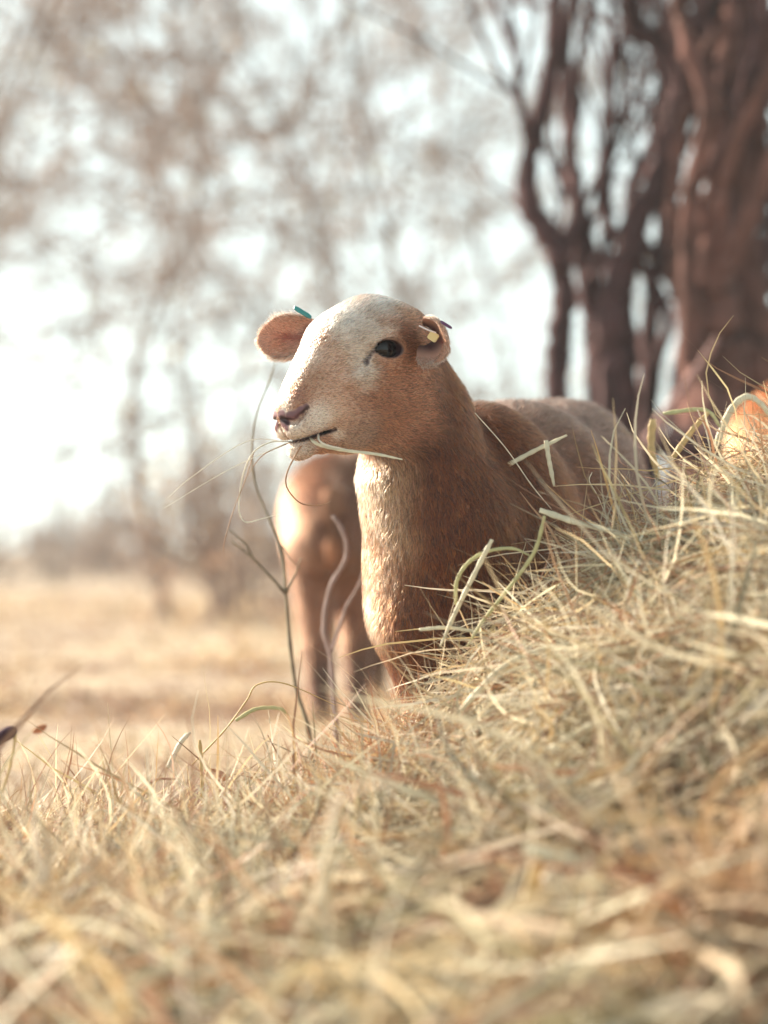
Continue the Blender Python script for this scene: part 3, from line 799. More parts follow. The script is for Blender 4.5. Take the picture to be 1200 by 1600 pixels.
sheep = empty('sheep', (P(700, 900, 3.5)[0], 3.55, 0.0))
tag(sheep, 'brown sheep with a white face chewing hay, standing sharp behind the hay heap', 'sheep', 'sheep in the meadow')
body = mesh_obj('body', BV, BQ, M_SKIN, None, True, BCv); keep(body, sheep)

DOWN = np.array((0, 0, -1.0)); BACK = nrm(np.array((0.38, 0.92, 0.0)))
def lie_body(p):
    h = w2h(p)
    hd = sstep(-0.07, -0.02, h[:, 0] + 0.4 * (h[:, 2] + 0.06)) * sstep(-0.17, -0.11, h[:, 2])
    side = sstep(0.0, 0.05, np.abs(h[:, 1]))
    head = -HF + 0.35 * nrm(np.array((0, 0, -1.0)))[None] * side[:, None] - HU * 0.25 * sstep(0.0, 0.1, -h[:, 2])[:, None]
    t = sstep(3.40, 3.58, p[:, 1] + 0.3 * (p[:, 2] - 0.5))
    tr = mixc(np.tile(DOWN + 0.25 * BACK, (len(p), 1)), BACK + 0.45 * DOWN, t)
    return nrm(tr) * (1 - hd[:, None]) + nrm(head) * hd[:, None]
def len_body(p):
    h = w2h(p)
    hd = sstep(-0.10, -0.02, h[:, 0] + 0.4 * (h[:, 2] + 0.06)) * sstep(-0.17, -0.11, h[:, 2])
    face = sstep(0.03, 0.13, h[:, 0])
    L = 0.0170 * (1 - hd) + hd * (0.0085 - 0.0035 * face)
    L = np.where(p[:, 2] < 0.24, 0.008, L)
    topk = np.exp(-((h[:, 0] + 0.03) ** 2 + h[:, 1] ** 2) / 0.03 ** 2) * (h[:, 2] > 0.03)
    ey = np.linalg.norm(np.abs(h) * np.array((np.sign(h[:, 0]), np.ones(len(p)), np.sign(h[:, 2]))).T - np.array((EYE[0], 0.060, EYE[2])), axis=1)
    L = L * (0.45 + 0.55 * sstep(0.016, 0.034, ey))
    return L * (1 + 0.35 * topk)
def dens_body(p):
    h = w2h(p)
    hd = sstep(-0.10, -0.04, h[:, 0] + 0.4 * (h[:, 2] + 0.06)) * sstep(-0.18, -0.12, h[:, 2])
    near = 1 - sstep(3.45, 3.8, p[:, 1])
    d = 2.6e5 * (1 - hd) * (0.45 + 0.55 * near) + 7.5e5 * hd
    d = np.where(p[:, 2] < 0.22, 1.2e5, d)
    far = (h[:, 1] < -0.02) & (hd > 0.5); d = np.where(far & (h[:, 2] < 0.0), d * 0.35, d)
    d = np.where((p[:, 1] > 3.5) & (p[:, 2] < 0.4), d * 0.35, d)
    return d * (1 - np.clip(bare(p) * 1.3, 0, 1)) * (p[:, 2] > 0.05)
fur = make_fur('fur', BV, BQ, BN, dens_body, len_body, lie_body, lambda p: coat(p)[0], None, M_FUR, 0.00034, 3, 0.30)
tag(fur, kind='stuff'); keep(fur, sheep)

# ---------------------------------------------------------------- eyes
def eye_mat():
    m, t, b = mat_new('sheep_eye')
    b.inputs['Base Color'].default_value = (0.006, 0.003, 0.004, 1)
    b.inputs['Roughness'].default_value = 0.03; b.inputs['IOR'].default_value = 1.45
    b.inputs['Specular IOR Level'].default_value = 0.35
    return m
M_EYE = eye_mat()
def sphere_grid(c, r, axes=np.eye(3), nu=32, nv=20, rs=(1, 1, 1)):
    th = np.linspace(0.02, math.pi - 0.02, nv); ph = np.linspace(0, 2 * math.pi, nu, endpoint=False)
    T, Ph = np.meshgrid(th, ph, indexing='ij')
    loc = np.stack([np.sin(T) * np.cos(Ph) * rs[0], np.sin(T) * np.sin(Ph) * rs[1], np.cos(T) * rs[2]], -1).reshape(-1, 3) * r
    v = np.asarray(c) + loc @ np.asarray(axes)
    i = np.arange(nv - 1)[:, None] * nu; j = np.arange(nu)[None]; k = (j + 1) % nu
    q = np.stack([i + j, i + nu + j, i + nu + k, i + k], -1).reshape(-1, 4)
    return v, q
for s in (1, -1):
    v, q = sphere_grid(h2w(EYE[0], s * EYE[1], EYE[2]), EYE_R, HA)
    e = mesh_obj('eye', v, q, M_EYE); keep(e, sheep)
# eyelashes of the near eye
tb = Tubes()
for k in range(26):
    t = k / 25.0; ex = HF * math.cos(EYE_T) + HU * math.sin(EYE_T); ez = np.cross(ex, HL)
    a = math.radians(25 + 110 * t)
    r0 = h2w(EYE[0], 0.062, EYE[2]) + ex * 0.0185 * math.cos(a) + ez * 0.0128 * math.sin(a)
    d = nrm(HL * 0.95 + ez * 0.35 + ex * 0.35 * math.cos(a))
    tb.add(np.array([r0, r0 + d * 0.006, r0 + d * 0.009 - HU * 0.001]), [0.00025, 0.0002, 0.00008], 4)
el = tb.build('eyelash', simple_mat('lash', (0.16, 0.09, 0.07), 0.6)); keep(el, sheep)

# ---------------------------------------------------------------- ears
def ear_grid(base, d, opening, L, W, phi0, phi1, nu=26, nv=17, droop=0.0):
    d = nrm(d); e3 = nrm(opening - d * np.dot(opening, d)); e2 = np.cross(e3, d)
    us = np.linspace(0, 1, nu); vs = np.linspace(-1, 1, nv)
    wid = np.interp(us, [0, .1, .3, .55, .75, .88, .96, 1], [.62, .80, .98, 1.0, .84, .60, .38, .10]) * W
    V = np.zeros((nu, nv, 3))
    for a, u in enumerate(us):
        ph = phi0 + (phi1 - phi0) * min(1, u * 1.4); R = wid[a] / max(0.75 * ph, .2)
        x = R * np.sin(vs * ph); z = R * (1 - np.cos(vs * ph))
        c = np.asarray(base) + d * L * u + np.array((0, 0, -droop)) * u * u * L
        V[a] = c + x[:, None] * e2 + (z + 0.004 * np.sin(u * 9) * (1 - vs ** 2))[:, None] * e3
    return V, d, e2, e3
def shell(V, th):
    nu, nv, _ = V.shape
    du = np.gradient(V, axis=0); dv = np.gradient(V, axis=1); n = nrm(np.cross(du, dv))
    edge = np.minimum(1, np.minimum(np.linspace(0, 1, nv), np.linspace(1, 0, nv)) * 6 + 0.25)[None, :, None]
    A = V + n * th * edge * 0.5; B = V - n * th * edge * 0.5
    verts = np.vstack([A.reshape(-1, 3), B.reshape(-1, 3)]); o = nu * nv
    i = np.arange(nu - 1)[:, None] * nv; j = np.arange(nv - 1)[None]
    q1 = np.stack([i + j, i + nv + j, i + nv + j + 1, i + j + 1], -1).reshape(-1, 4)
    q2 = q1[:, ::-1] + o
    ring = [k for k in range(nv)] + [r * nv + nv - 1 for r in range(1, nu)] + [(nu - 1) * nv + k for k in range(nv - 2, -1, -1)] + [r * nv for r in range(nu - 2, 0, -1)]
    ring = np.array(ring); nx = np.roll(ring, -1)
    q3 = np.stack([ring, nx, nx + o, ring + o], -1)
    return verts, np.vstack([q1, q2, q3])
M_EAR = tint_mat('ear_skin', 0.55, 0.25, 0.35)
EARS = []
for nm, base, d, op, L, W, p0, p1, dr in (
        ('far', P(508, 529, 3.345), np.array((-0.97, 0.02, 0.03)), np.array((-0.15, -1.0, 0.12)), 0.094, 0.0275, 1.7, 0.55, 0.05),
        ('near', P(679, 527, 3.262), np.array((0.26, -0.90, -0.22)), np.array((-1.0, -0.30, 0.12)), 0.072, 0.033, 1.9, 1.1, 0.1)):
    G, d_, e2, e3 = ear_grid(base, d, op, L, W, p0, p1, droop=dr)
    V, Q = shell(G, 0.0042)
    n = vnormals(V, Q)
    inner = (n @ e3) > 0
    u = ((V - base) @ d_) / L; lat = np.abs((V - base) @ e2) / W
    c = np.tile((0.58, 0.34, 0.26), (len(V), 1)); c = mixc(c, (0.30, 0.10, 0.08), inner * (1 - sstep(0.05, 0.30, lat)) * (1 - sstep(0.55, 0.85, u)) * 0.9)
    c = mixc(c, (0.07, 0.025, 0.03), inner * (1 - sstep(0.25, 0.60 if nm == 'near' else .40, u)) * (1 - sstep(0.35, 0.8, lat)))  # shade of the ear hollow painted into its inner base
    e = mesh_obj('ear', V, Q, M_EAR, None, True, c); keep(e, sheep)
    def lie_e(p, d_=d_, e2=e2, base=base): return d_ * 0.9 + e2 * np.sign((p - base) @ e2)[:, None] * 0.55
    def col_e(p, base=base, d_=d_, e2=e2, W=W, L=L):
        u = ((p - base) @ d_) / L; lat = np.abs((p - base) @ e2) / W
        c = np.tile((0.72, 0.48, 0.37), (len(p), 1)); nn = vnoise(p, 120, 5)
        c = mixc(c, (0.84, 0.70, 0.60), sstep(-0.2, 0.8, nn) * 0.7)
        c = mixc(c, (0.30, 0.09, 0.08), (1 - sstep(0.06, 0.2, lat)) * (1 - sstep(0.6, 0.8, u)) * 0.85)
        return mixc(c, (0.92, 0.84, 0.76), sstep(0.75, 1.0, lat) * 0.7)
    uq = u[Q].mean(1); lq = lat[Q].mean(1); iq = inner[Q].all(1)
    Qf = Q[~(iq & (uq < (.52 if nm == 'near' else .30)) & (lq < .75))]
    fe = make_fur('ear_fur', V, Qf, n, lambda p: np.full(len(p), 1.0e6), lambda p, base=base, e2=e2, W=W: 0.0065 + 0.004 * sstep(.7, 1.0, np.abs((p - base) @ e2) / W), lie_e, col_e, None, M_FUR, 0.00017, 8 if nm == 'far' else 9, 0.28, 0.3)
    tag(fe, kind='stuff'); ew = fe; ew.parent = e; ew.location = (0, 0, 0)
    EARS.append((e, base, d_, e2, e3, L, W))

# ---------------------------------------------------------------- ear tags
def plate(c, ax, ay, az, sx, sy, sz, bev=0.3):
    """bevelled thin plate as verts + faces"""
    out = []
    prof = [(-1, 1 - bev), (-1 + bev, 1), (1 - bev, 1), (1, 1 - bev), (1, -1 + bev), (1 - bev, -1), (-1 + bev, -1), (-1, -1 + bev)]
    for z in (-1, 1):
        for x, y in prof: out.append(np.asarray(c) + ax * sx * x + ay * sy * y + az * sz * z)
    n = 8; f = [tuple(range(n))[::-1], tuple(range(n, 2 * n))] + [(i, (i + 1) % n, n + (i + 1) % n, n + i) for i in range(n)]
    return out, f
def plastic(name, col, rough=0.35): return simple_mat(name, col, rough, 0.5)
M_TEAL = plastic('teal_plastic', (0.0, 0.20, 0.22)); M_YEL = plastic('tag_cream', (0.72, 0.60, 0.30)); M_PUR = plastic('tag_purple', (0.10, 0.02, 0.09)); M_PIN = plastic('tag_white', (0.75, 0.68, 0.70))
a = P(459.5, 480, 3.31); b = P(486, 496, 3.33); ax = nrm(b - a); az = nrm(np.array((0.1, -1, 0.3))); ay = np.cross(az, ax); az = np.cross(ax, ay)
v, f = plate((a + b) / 2, ax, ay, az, np.linalg.norm(b - a) / 2, 0.0042, 0.0009, 0.35)
tg = mesh_obj('ear_tag', v, f, M_TEAL, smooth=False); tag(tg, 'teal plastic ear tag'); keep(tg, sheep)
c = P(677, 526, 3.215); ax = nrm(np.array((0.8, -0.1, -0.55))); az = nrm(np.array((-0.4, -0.9, 0.1))); ay = np.cross(az, ax)
v, f = plate(c, ax, ay, az, 0.0065, 0.0062, 0.0012, 0.3)
tg = mesh_obj('ear_tag', v, f, M_YEL, smooth=False); tag(tg, 'cream ear tag in the folded ear'); keep(tg, sheep)
tb = Tubes(); tb.add(np.array([P(655, 509, 3.21), P(667, 515, 3.205), P(681, 520, 3.205)]), [0.0011, 0.0011, 0.0011], 6); pin = tb.build('tag_pin', M_PIN); keep(pin, sheep); 
a = P(688, 502, 3.20); b = P(706, 513, 3.20); ax = nrm(b - a); az = nrm(np.array((0, -1, 0.2))); ay = np.cross(az, ax); az = np.cross(ax, ay)
v, f = plate((a + b) / 2, ax, ay, az, np.linalg.norm(b - a) / 2, 0.0020, 0.0007, 0.4)
tg = mesh_obj('ear_tag', v, f, M_PUR, smooth=False); tag(tg, 'dark purple tag back'); keep(tg, sheep)
# ================================================================== hay heap and pasture grass
HAYC = np.array([(0.63, 0.58, 0.43), (0.70, 0.65, 0.50), (0.58, 0.47, 0.30), (0.50, 0.36, 0.19), (0.33, 0.18, 0.11), (0.59, 0.53, 0.42), (0.72, 0.68, 0.58), (0.48, 0.42, 0.25), (0.42, 0.26, 0.16)])
HAYP = np.array([.18, .15, .14, .09, .14, .11, .07, .05, .07])
M_HAY = tint_mat('hay', 0.55, 0.35, 0.35)
def heap_mat(): return simple_mat('packed_hay_shade', (0.09, 0.045, 0.04), .9, .1, .45, 45, 1.0)  # core coloured dark: shade in the gaps between strands
hx = np.linspace(-2.6, 2.6, 260); hy = np.linspace(1.3, 3.9, 150)
X, Y = np.meshgrid(hx, hy, indexing='ij')
HZm = heap_z(X, Y); edge = np.minimum.reduce([sst(-2.6, -2.2, X), sst(2.6, 2.2, X), sst(1.3, 1.5, Y), sst(3.9, 3.7, Y)])
Z = np.maximum(HZm - 0.035, -0.02) * edge - 0.06 * (1 - edge)
nx_, ny_ = X.shape
i = np.arange(nx_ - 1)[:, None] * ny_; j = np.arange(ny_ - 1)[None]
Q = np.stack([i + j, i + ny_ + j, i + ny_ + j + 1, i + j + 1], -1).reshape(-1, 4)
heap = empty('hay_heap', (0.45, 3.1, 0.0))
tag(heap, 'big loose heap of dry hay sloping down from the right in front of the sheep', 'hay heap')
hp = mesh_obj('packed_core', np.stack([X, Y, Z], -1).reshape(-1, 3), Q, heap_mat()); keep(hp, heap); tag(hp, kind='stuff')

def strand_cols(n, rng, x, y, warm=0.0):
    c = HAYC[rng.choice(len(HAYC), n, p=HAYP)]
    pn = vnoise(np.stack([x, y, 0 * x], -1), 7, 61)
    c = c * (1 + 0.16 * pn[:, None]) * rng.uniform(0.45, 1.28, (n, 1))
    w = np.clip(vnoise(np.stack([x, y, 0 * x], -1), 5, 62), 0, 1)[:, None] * 0.5 + warm
    return np.clip(c * (1 - w) + c * np.array((1.02, .80, .60)) * w, 0.02, 0.9)

def hay_layer(name, n, xr, yr, L, W, seed, lift, tuck, sag=0.5, nseg=6, dens=None, par=heap, lenpow=1.0):
    rng = np.random.RandomState(seed)
    x = rng.uniform(*xr, n); y = rng.uniform(*yr, n)
    hol = vnoise(np.stack([x, y, 0 * x], -1), 13, 77) + 0.5 * vnoise(np.stack([x, y, 0 * x], -1), 28, 78)
    k = rng.rand(n) < (1 - 0.92 * sst(0.25, 0.8, hol)) * (1 - .97 * hollow(x, y)); x, y = x[k], y[k]; n = len(x)
    if dens is not None:
        k = rng.rand(n) < dens(x, y); x, y = x[k], y[k]; n = len(x)
    e = 0.012
    z = np.maximum(heap_z(x, y), ground_z(x, y))
    zx = (np.maximum(heap_z(x + e, y), ground_z(x + e, y)) - z) / e; zy = (np.maximum(heap_z(x, y + e), ground_z(x, y + e)) - z) / e
    nn = nrm(np.stack([-zx, -zy, np.ones(n)], -1) * np.array((.6, .6, 1)))
    az = rng.uniform(0, 2 * math.pi, n)
    d = np.stack([np.cos(az), np.sin(az), np.zeros(n)], -1)
    # strands tend to run down the slope, to the left in the picture
    d = d + np.array((-0.55, -0.1, -0.1)) * rng.uniform(0, 1.0, (n, 1)) * np.clip(np.interp(x, RX, RZ) * 3, 0, 1)[:, None]
    d = nrm(d - nn * (d * nn).sum(1, keepdims=True))
    d = nrm(d + nn * (lift * rng.normal(size=n) * 0.6 + lift * 0.55)[:, None])
    ln = L[0] + (L[1] - L[0]) * rng.rand(n) ** lenpow
    root = np.stack([x, y, z + rng.uniform(*tuck, n)], -1) - d * (ln * 0.35)[:, None] * 0
    v, q, b = ribbons(root, d, ln, rng.uniform(*W, n), nseg, np.abs(rng.normal(size=n)) * 2.3, sag * rng.uniform(0.2, 1.2, n), rng, 0.7)
    # strands lie on the heap: keep every point above the core
    fl = np.maximum(heap_z(v[:, 0], v[:, 1]), ground_z(v[:, 0], v[:, 1])) - 0.03
    v[:, 2] = np.maximum(v[:, 2], fl)
    col = strand_cols(n, rng, x, y)
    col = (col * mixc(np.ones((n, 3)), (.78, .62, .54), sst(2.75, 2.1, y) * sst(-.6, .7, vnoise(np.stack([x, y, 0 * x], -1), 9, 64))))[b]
    o = mesh_obj(name, v, q, M_HAY, None, True, col); keep(o, par); tag(o, kind='stuff')
    return o
def band(x, y): return np.where(x > 3.6 * (y * 0.19), 0.15, 1.0) * np.where(x < -0.2 * y - 0.25, .2, 1)
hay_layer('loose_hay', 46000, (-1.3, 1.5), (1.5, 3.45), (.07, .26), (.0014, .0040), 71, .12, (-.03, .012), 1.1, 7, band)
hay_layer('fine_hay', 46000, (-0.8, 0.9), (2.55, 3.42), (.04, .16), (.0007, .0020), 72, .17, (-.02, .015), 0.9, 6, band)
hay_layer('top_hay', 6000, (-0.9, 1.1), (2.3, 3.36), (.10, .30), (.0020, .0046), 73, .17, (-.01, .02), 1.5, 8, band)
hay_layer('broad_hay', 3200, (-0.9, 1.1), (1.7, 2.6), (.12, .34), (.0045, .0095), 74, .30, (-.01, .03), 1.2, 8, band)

# short dry pasture grass round and behind the heap
pas = empty('pasture_grass', (0, 6, 0)); tag(pas, 'short dry straw-coloured grass over the sloping meadow', 'grass', kind='stuff')
def grass(name, n, fr, lr, wr, seed, nseg=4):
    rng = np.random.RandomState(seed)
    y = fr[0] + (fr[1] - fr[0]) * rng.rand(n) ** 1.4
    x = rng.uniform(-1, 1, n) * (0.25 + 0.20 * y)
    z = ground_z(x, y)
    pn = vnoise(np.stack([x, y, 0 * x], -1), 3.0, 81)
    k = rng.rand(n) < np.clip(0.75 + 0.6 * pn, 0.12, 1); x, y, z, pn = x[k], y[k], z[k], pn[k]; n = len(x)
    az = rng.uniform(0, 6.283, n); t = rng.uniform(0.35, 2.4, n)
    d = np.stack([np.cos(az) * t, np.sin(az) * t, np.ones(n)], -1)
    ln = rng.uniform(*lr, n) * np.where(np.min([np.hypot((x - cx) / ax, (y - cy) / ay) for cx, cy, ax, ay in ((-.77, 6.9, .26, 1.5), (-1.75, 12, .45, 3.0), (-.42, 6.3, .16, .9), (-1.05, 8.3, .22, 1.2), (-.1, 8.5, .25, 1.5), (-1.0, 5.4, .25, .6))], 0) < 1.3, .45, 1) * (0.8 + 0.5 * np.clip(pn, -1, 1)) * np.clip(y / 4, 1, 1.6); wd = rng.uniform(*wr, n) * np.clip(y / 4, 1, 3)
    v, q, b = ribbons(np.stack([x, y, z - .005], -1), d, ln, wd, nseg, np.abs(rng.normal(size=n)) * .8, rng.uniform(.3, 1.6, n), rng)
    v[:, 2] = np.maximum(v[:, 2], ground_z(v[:, 0], v[:, 1]) - .01)
    col = strand_cols(n, rng, x, y, 0.12) * np.array((1.05, .97, .92))
    pat = sst(.25, .8, vnoise(np.stack([x, y * .45, 0 * x], -1), 4.2, 83)) * sst(15, 9, y)
    for cx, cy, ax, ay in ((-.77, 6.9, .26, 1.5), (-1.75, 12, .45, 3.0), (-.42, 6.3, .16, .9), (-1.05, 8.3, .22, 1.2), (-.1, 8.5, .25, 1.5), (-1.0, 5.4, .25, .6)):
        pat = np.maximum(pat, 1 - sst(.5, 1.3, np.hypot((x - cx) / ax, (y - cy) / ay) + .25 * pn))
    col = np.clip(mixc(col, np.array((.20, .115, .10)), pat * .9 * rng.rand(n) ** .6), 0, .9)[b]
    o = mesh_obj(name, v, q, M_HAY, None, True, col); keep(o, pas); tag(o, kind='stuff')
grass('near_grass', 34000, (2.7, 7.5), (.03, .10), (.0012, .003), 91)
grass('far_grass', 30000, (6.5, 22), (.05, .14), (.002, .004), 92, 3)
# ================================================================== other sheep
def plain_sheep(label, spine, ra, rb, lat, legs, neck, seed, tone):
    """a whole sheep of coarser build for the blurred distance; legs = foot points with hip points"""
    pts = np.array(spine); allp = np.vstack([pts, np.array([q for l in legs for q in l]), np.array([n[0] for n in neck])])
    lo = allp.min(0) - .24; hi = allp.max(0) + .24
    f = Field(*[np.arange(a, b, 0.014) for a, b in zip(lo, hi)])
    f.loft(spine, ra, rb, lat, .03, .05)
    for hip, foot in legs:
        hip = np.array(hip); foot = np.array(foot); mid = hip * .45 + foot * .55
        f.loft([hip, mid, foot + (0, 0, .03)], [.075, .036, .024], [.085, .038, .026], lat, .04, .02)
        f.loft([foot + (0, 0, .03), foot + (0, 0, .012)], [.028, .03], [.028, .03], lat, .01)
    f.loft([n[0] for n in neck], [n[1] for n in neck], [n[1] * 1.15 for n in neck], lat, .05, .05)
    V, Q = f.mesh(2); N = vnormals(V, Q)
    b0 = np.array((pts[:, 0].mean(), pts[:, 1].mean(), min(l[1][2] for l in legs)))
    root = empty('sheep', b0); tag(root, label, 'sheep', 'sheep in the meadow')
    def colr(p):
        n = vnoise(p, 14, seed); c = np.tile(np.array(tone), (len(p), 1)); c = mixc(c, np.array(tone) * 1.35, sstep(0, .8, n) * .6)
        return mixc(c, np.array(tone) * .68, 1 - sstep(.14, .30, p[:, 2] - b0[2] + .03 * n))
    bd = mesh_obj('body', V, Q, M_SKIN, None, True, colr(V)); keep(bd, root)
    fr = make_fur('fur', V, Q, N, lambda p: np.full(len(p), 9e4), lambda p: np.full(len(p), .017), lambda p: np.tile(DOWN, (len(p), 1)), colr, None, M_FUR, .0007, seed, .35)
    tag(fr, kind='stuff'); keep(fr, root)
    return root, b0
def gz(x, y): return float(ground_z(np.array([x]), np.array([y]))[0])
def at_ground(px, Yd):
    x = (px - 600) * KPX * Yd; return (x, Yd, gz(x, Yd))
L2 = nrm(np.array((.94, -.34, 0)))
sp = [P(518, 830, 6.05), P(530, 812, 6.22), P(570, 805, 6.55), P(610, 812, 6.85), P(622, 825, 6.95)]
s2, b2 = plain_sheep('blurred brown sheep standing rump first beyond the chewing sheep\'s breast', sp, [.10, .142, .155, .14, .1], [.11, .165, .17, .16, .12], L2,
    [(P(492, 860, 6.15), at_ground(499, 6.1)), (P(560, 860, 6.22), at_ground(556, 6.2)), (P(590, 860, 6.8), at_ground(585, 6.8)), (P(640, 860, 6.85), at_ground(640, 6.85))],
    [(P(622, 810, 6.9), .1), (P(645, 850, 7.1), .075), (P(655, 900, 7.22), .06), (P(652, 945, 7.3), .05), (P(648, 965, 7.34), .03)], 402, (.30, .165, .105))
tb = Tubes(); tb.add(np.array([P(520, 775, 6.0), P(519, 800, 5.93), P(519, 850, 5.92), P(520, 880, 5.94)]), [.03, .03, .024, .014], 8); o = tb.build('tail', simple_mat('tail_wool', (.24, .11, .06), .9)); keep(o, s2)
L3 = nrm(np.array((.15, -.98, 0)))
x3 = P(1256, 692, 5.2)[0]
sp = [P(1196, 704, 5.2), P(1241, 697, 5.2), P(1336, 692, 5.22), P(1446, 697, 5.25), P(1486, 707, 5.25)]
s3, b3 = plain_sheep('orange-brown sheep cut off by the right edge, only its rump over the hay', sp, [.07, .13, .15, .14, .1], [.085, .14, .165, .16, .12], L3,
    [(P(1236, 752, 5.12), at_ground(1231, 5.12)), (P(1241, 752, 5.3), at_ground(1241, 5.3)), (P(1436, 752, 5.15), at_ground(1436, 5.15)), (P(1436, 752, 5.33), at_ground(1431, 5.33))],
    [(P(1476, 682, 5.25), .1), (P(1546, 732, 5.25), .075), (P(1576, 822, 5.25), .06), (P(1596, 892, 5.25), .045)], 403, (.44, .215, .105))

# ================================================================== sapling and twig
M_SAP = simple_mat('sapling_bark', (0.24, 0.21, 0.15), .7, .3, .35, 60)
M_PALE = simple_mat('bleached_twig', (0.36, 0.28, 0.265), .8, .2, .2, 60)
def px_path(pts, Yd, n=30):
    return smooth_path([P(a, b, Yd + (c[0] if c else 0)) for a, b, *c in pts], n)
base = px_path([(480, 1125)], 3.75, 1) if False else P(480, 1125, 3.75)
sap = empty('sapling', (base[0], base[1], gz(base[0], base[1])))
tag(sap, 'thin green-brown sapling with bare side shoots left of the sheep\'s breast', 'sapling')
def shoot(name, pts, Yd, r0, r1, mat, parent, sides=7):
    p = bent_path([P(a, b, Yd) for a, b in pts], 34); tb = Tubes(); tb.add(p, np.linspace(r0, r1, len(p)) * (1 + .07 * np.sin(np.arange(len(p)) * 1.7) + .30 * (np.arange(len(p)) % 7 == 3)), sides)
    o = tb.build(name, mat); keep(o, parent); return o
shoot('stem', [(490, 1210), (480, 1125), (462, 1080), (452, 1000), (447, 930), (443, 870), (438, 848), (424, 818), (404, 775), (394, 735), (393, 690), (401, 640), (424, 590), (433, 556)], 3.75, .0038, .0010, M_SAP, sap)
shoot('side_shoot', [(447, 928), (418, 896), (395, 872), (362, 846)], 3.75, .0028, .0011, M_SAP, sap)
shoot('side_shoot', [(395, 872), (384, 850), (358, 828)], 3.75, .0022, .0009, M_SAP, sap)
shoot('side_shoot', [(447, 928), (462, 895), (470, 872)], 3.75, .0020, .0008, M_SAP, sap)
shoot('side_shoot', [(440, 852), (455, 875), (470, 890)], 3.75, .0012, .0006, M_SAP, sap)
b = P(520, 1090, 3.95)
tw = empty('dead_twig', (b[0], b[1], gz(b[0], b[1]))); tag(tw, 'bleached crooked dead twig standing right of the green-brown sapling', 'twig')
shoot('stem', [(528, 1190), (522, 1090), (516, 1015), (505, 992), (508, 950), (517, 912), (541, 876), (543, 852), (536, 828), (520, 806)], 3.95, .0050, .0030, M_PALE, tw, 8)
shoot('side_shoot', [(518, 1020), (540, 950), (562, 912), (575, 870)], 3.98, .0030, .0016, M_PALE, tw)

# ================================================================== single straws
def straw_mat(name, c): return simple_mat(name, c, .5, .35, .15, 80)
SM = dict(pale=straw_mat('straw_pale', (.68, .62, .46)), cream=straw_mat('straw_cream', (.72, .66, .54)), green=straw_mat('straw_green', (.48, .46, .24)), gold=straw_mat('straw_gold', (.58, .42, .20)), brown=straw_mat('straw_brown', (.34, .19, .11)), red=straw_mat('straw_red', (.32, .13, .08)))
def straw(pts, Yd, r, mat, label, group, flat=0.28, cat='hay strand'):
    p = px_path(pts, Yd, 9 * len(pts)); c0 = p.mean(0); m = len(p)
    rad = r * np.interp(np.linspace(0, 1, m), [0, .1, .8, 1], [.7, 1, .85, .35]) * (1 + .10 * np.sin(np.arange(m) * 1.3 + r * 4e4))
    t = nrm(np.gradient(p, axis=0)); a = nrm(np.cross(t, (0.25, -.9, .35))); bb = np.cross(t, a)
    an = np.linspace(0, 2 * math.pi, 8, endpoint=False)
    v = (p - c0)[:, None] + rad[:, None, None] * (np.cos(an)[None, :, None] * a[:, None] + flat * np.sin(an)[None, :, None] * bb[:, None])
    i = np.arange(m - 1)[:, None] * 8; j = np.arange(8)[None]; k = (j + 1) % 8
    f = [tuple(q) for q in np.stack([i + j, i + k, i + 8 + k, i + 8 + j], -1).reshape(-1, 4)] + [tuple(range(8))[::-1], tuple(range((m - 1) * 8, m * 8))]
    o = mesh_obj('hay_strand', v.reshape(-1, 3), f, SM[mat]); o.location = c0
    tag(o, label, cat, group); return o
YM = float(h2w(0.155, 0.026, -0.05)[1]) - .008
GM = 'hay strands in the sheep\'s mouth'; GH = 'single straws on the hay heap'; GL = 'single straws in the left grass'
straw([(484, 682, .03), (490, 690), (505, 697), (540, 704), (590, 710), (629, 718)], YM, .0027, 'pale', 'thick pale straw pointing right from the mouth across the cheek', GM)
straw([(497, 676, .03), (499, 688), (512, 696), (545, 703)], YM - .004, .0016, 'cream', 'short cream blade doubling the thick pale straw at the mouth', GM)
straw([(481, 684, .03), (465, 706), (450, 735), (447, 757), (458, 776), (475, 788), (502, 789), (517, 783)], YM, .0011, 'brown', 'brown curled strand hooking down under the chin', GM)
straw([(455, 690, .03), (423, 691), (397, 706), (382, 735), (375, 770), (374, 800), (384, 816), (408, 811), (436, 803)], YM, .0010, 'cream', 'pale strand looping far down left of the muzzle', GM)
straw([(462, 688, .03), (430, 700), (350, 738), (256, 794)], YM, .0005, 'cream', 'hair-thin straight stalk slanting down left, longest from the mouth', GM, .9)
straw([(448, 690, .03), (385, 690), (300, 745), (262, 778)], YM + .01, .0005, 'cream', 'fine bent stalk arching left just above the longest one', GM, .9)
straw([(397, 706), (384, 748), (364, 800), (350, 850), (351, 868)], YM, .0006, 'brown', 'fine drooping awn hanging at the far left of the muzzle strands', GM, .9)
straw([(458, 689, .03), (440, 697), (410, 712), (385, 745)], YM, .0007, 'brown', 'short brown strand drooping off the lower lip', GM)
def flank(px, py):
    d = np.hypot(_px - px, _py - py); i = np.where((d < 10) & _front)[0]
    return float(BV[i, 1].min()) - .022
FY = flank(830, 715)
straw([(760, 745), (800, 723), (840, 702), (886, 680)], FY, .0036, 'pale', 'straw lying slantwise on the sheep\'s flank, lower left to upper right', GH)
straw([(853, 688), (858, 720), (866, 760)], FY - .02, .0038, 'pale', 'short white straw crossing the slanting one on the flank', GH)
straw([(742, 645), (790, 700), (830, 757), (862, 796)], 3.22, .0007, 'cream', 'thread-thin stalk running from the withers down to the heap', GH, .9)
straw([(925, 738), (921, 752), (934, 775), (945, 802)], 3.26, .0007, 'cream', 'tiny crinkled pale thread against the grey-brown flank', GH, .9)
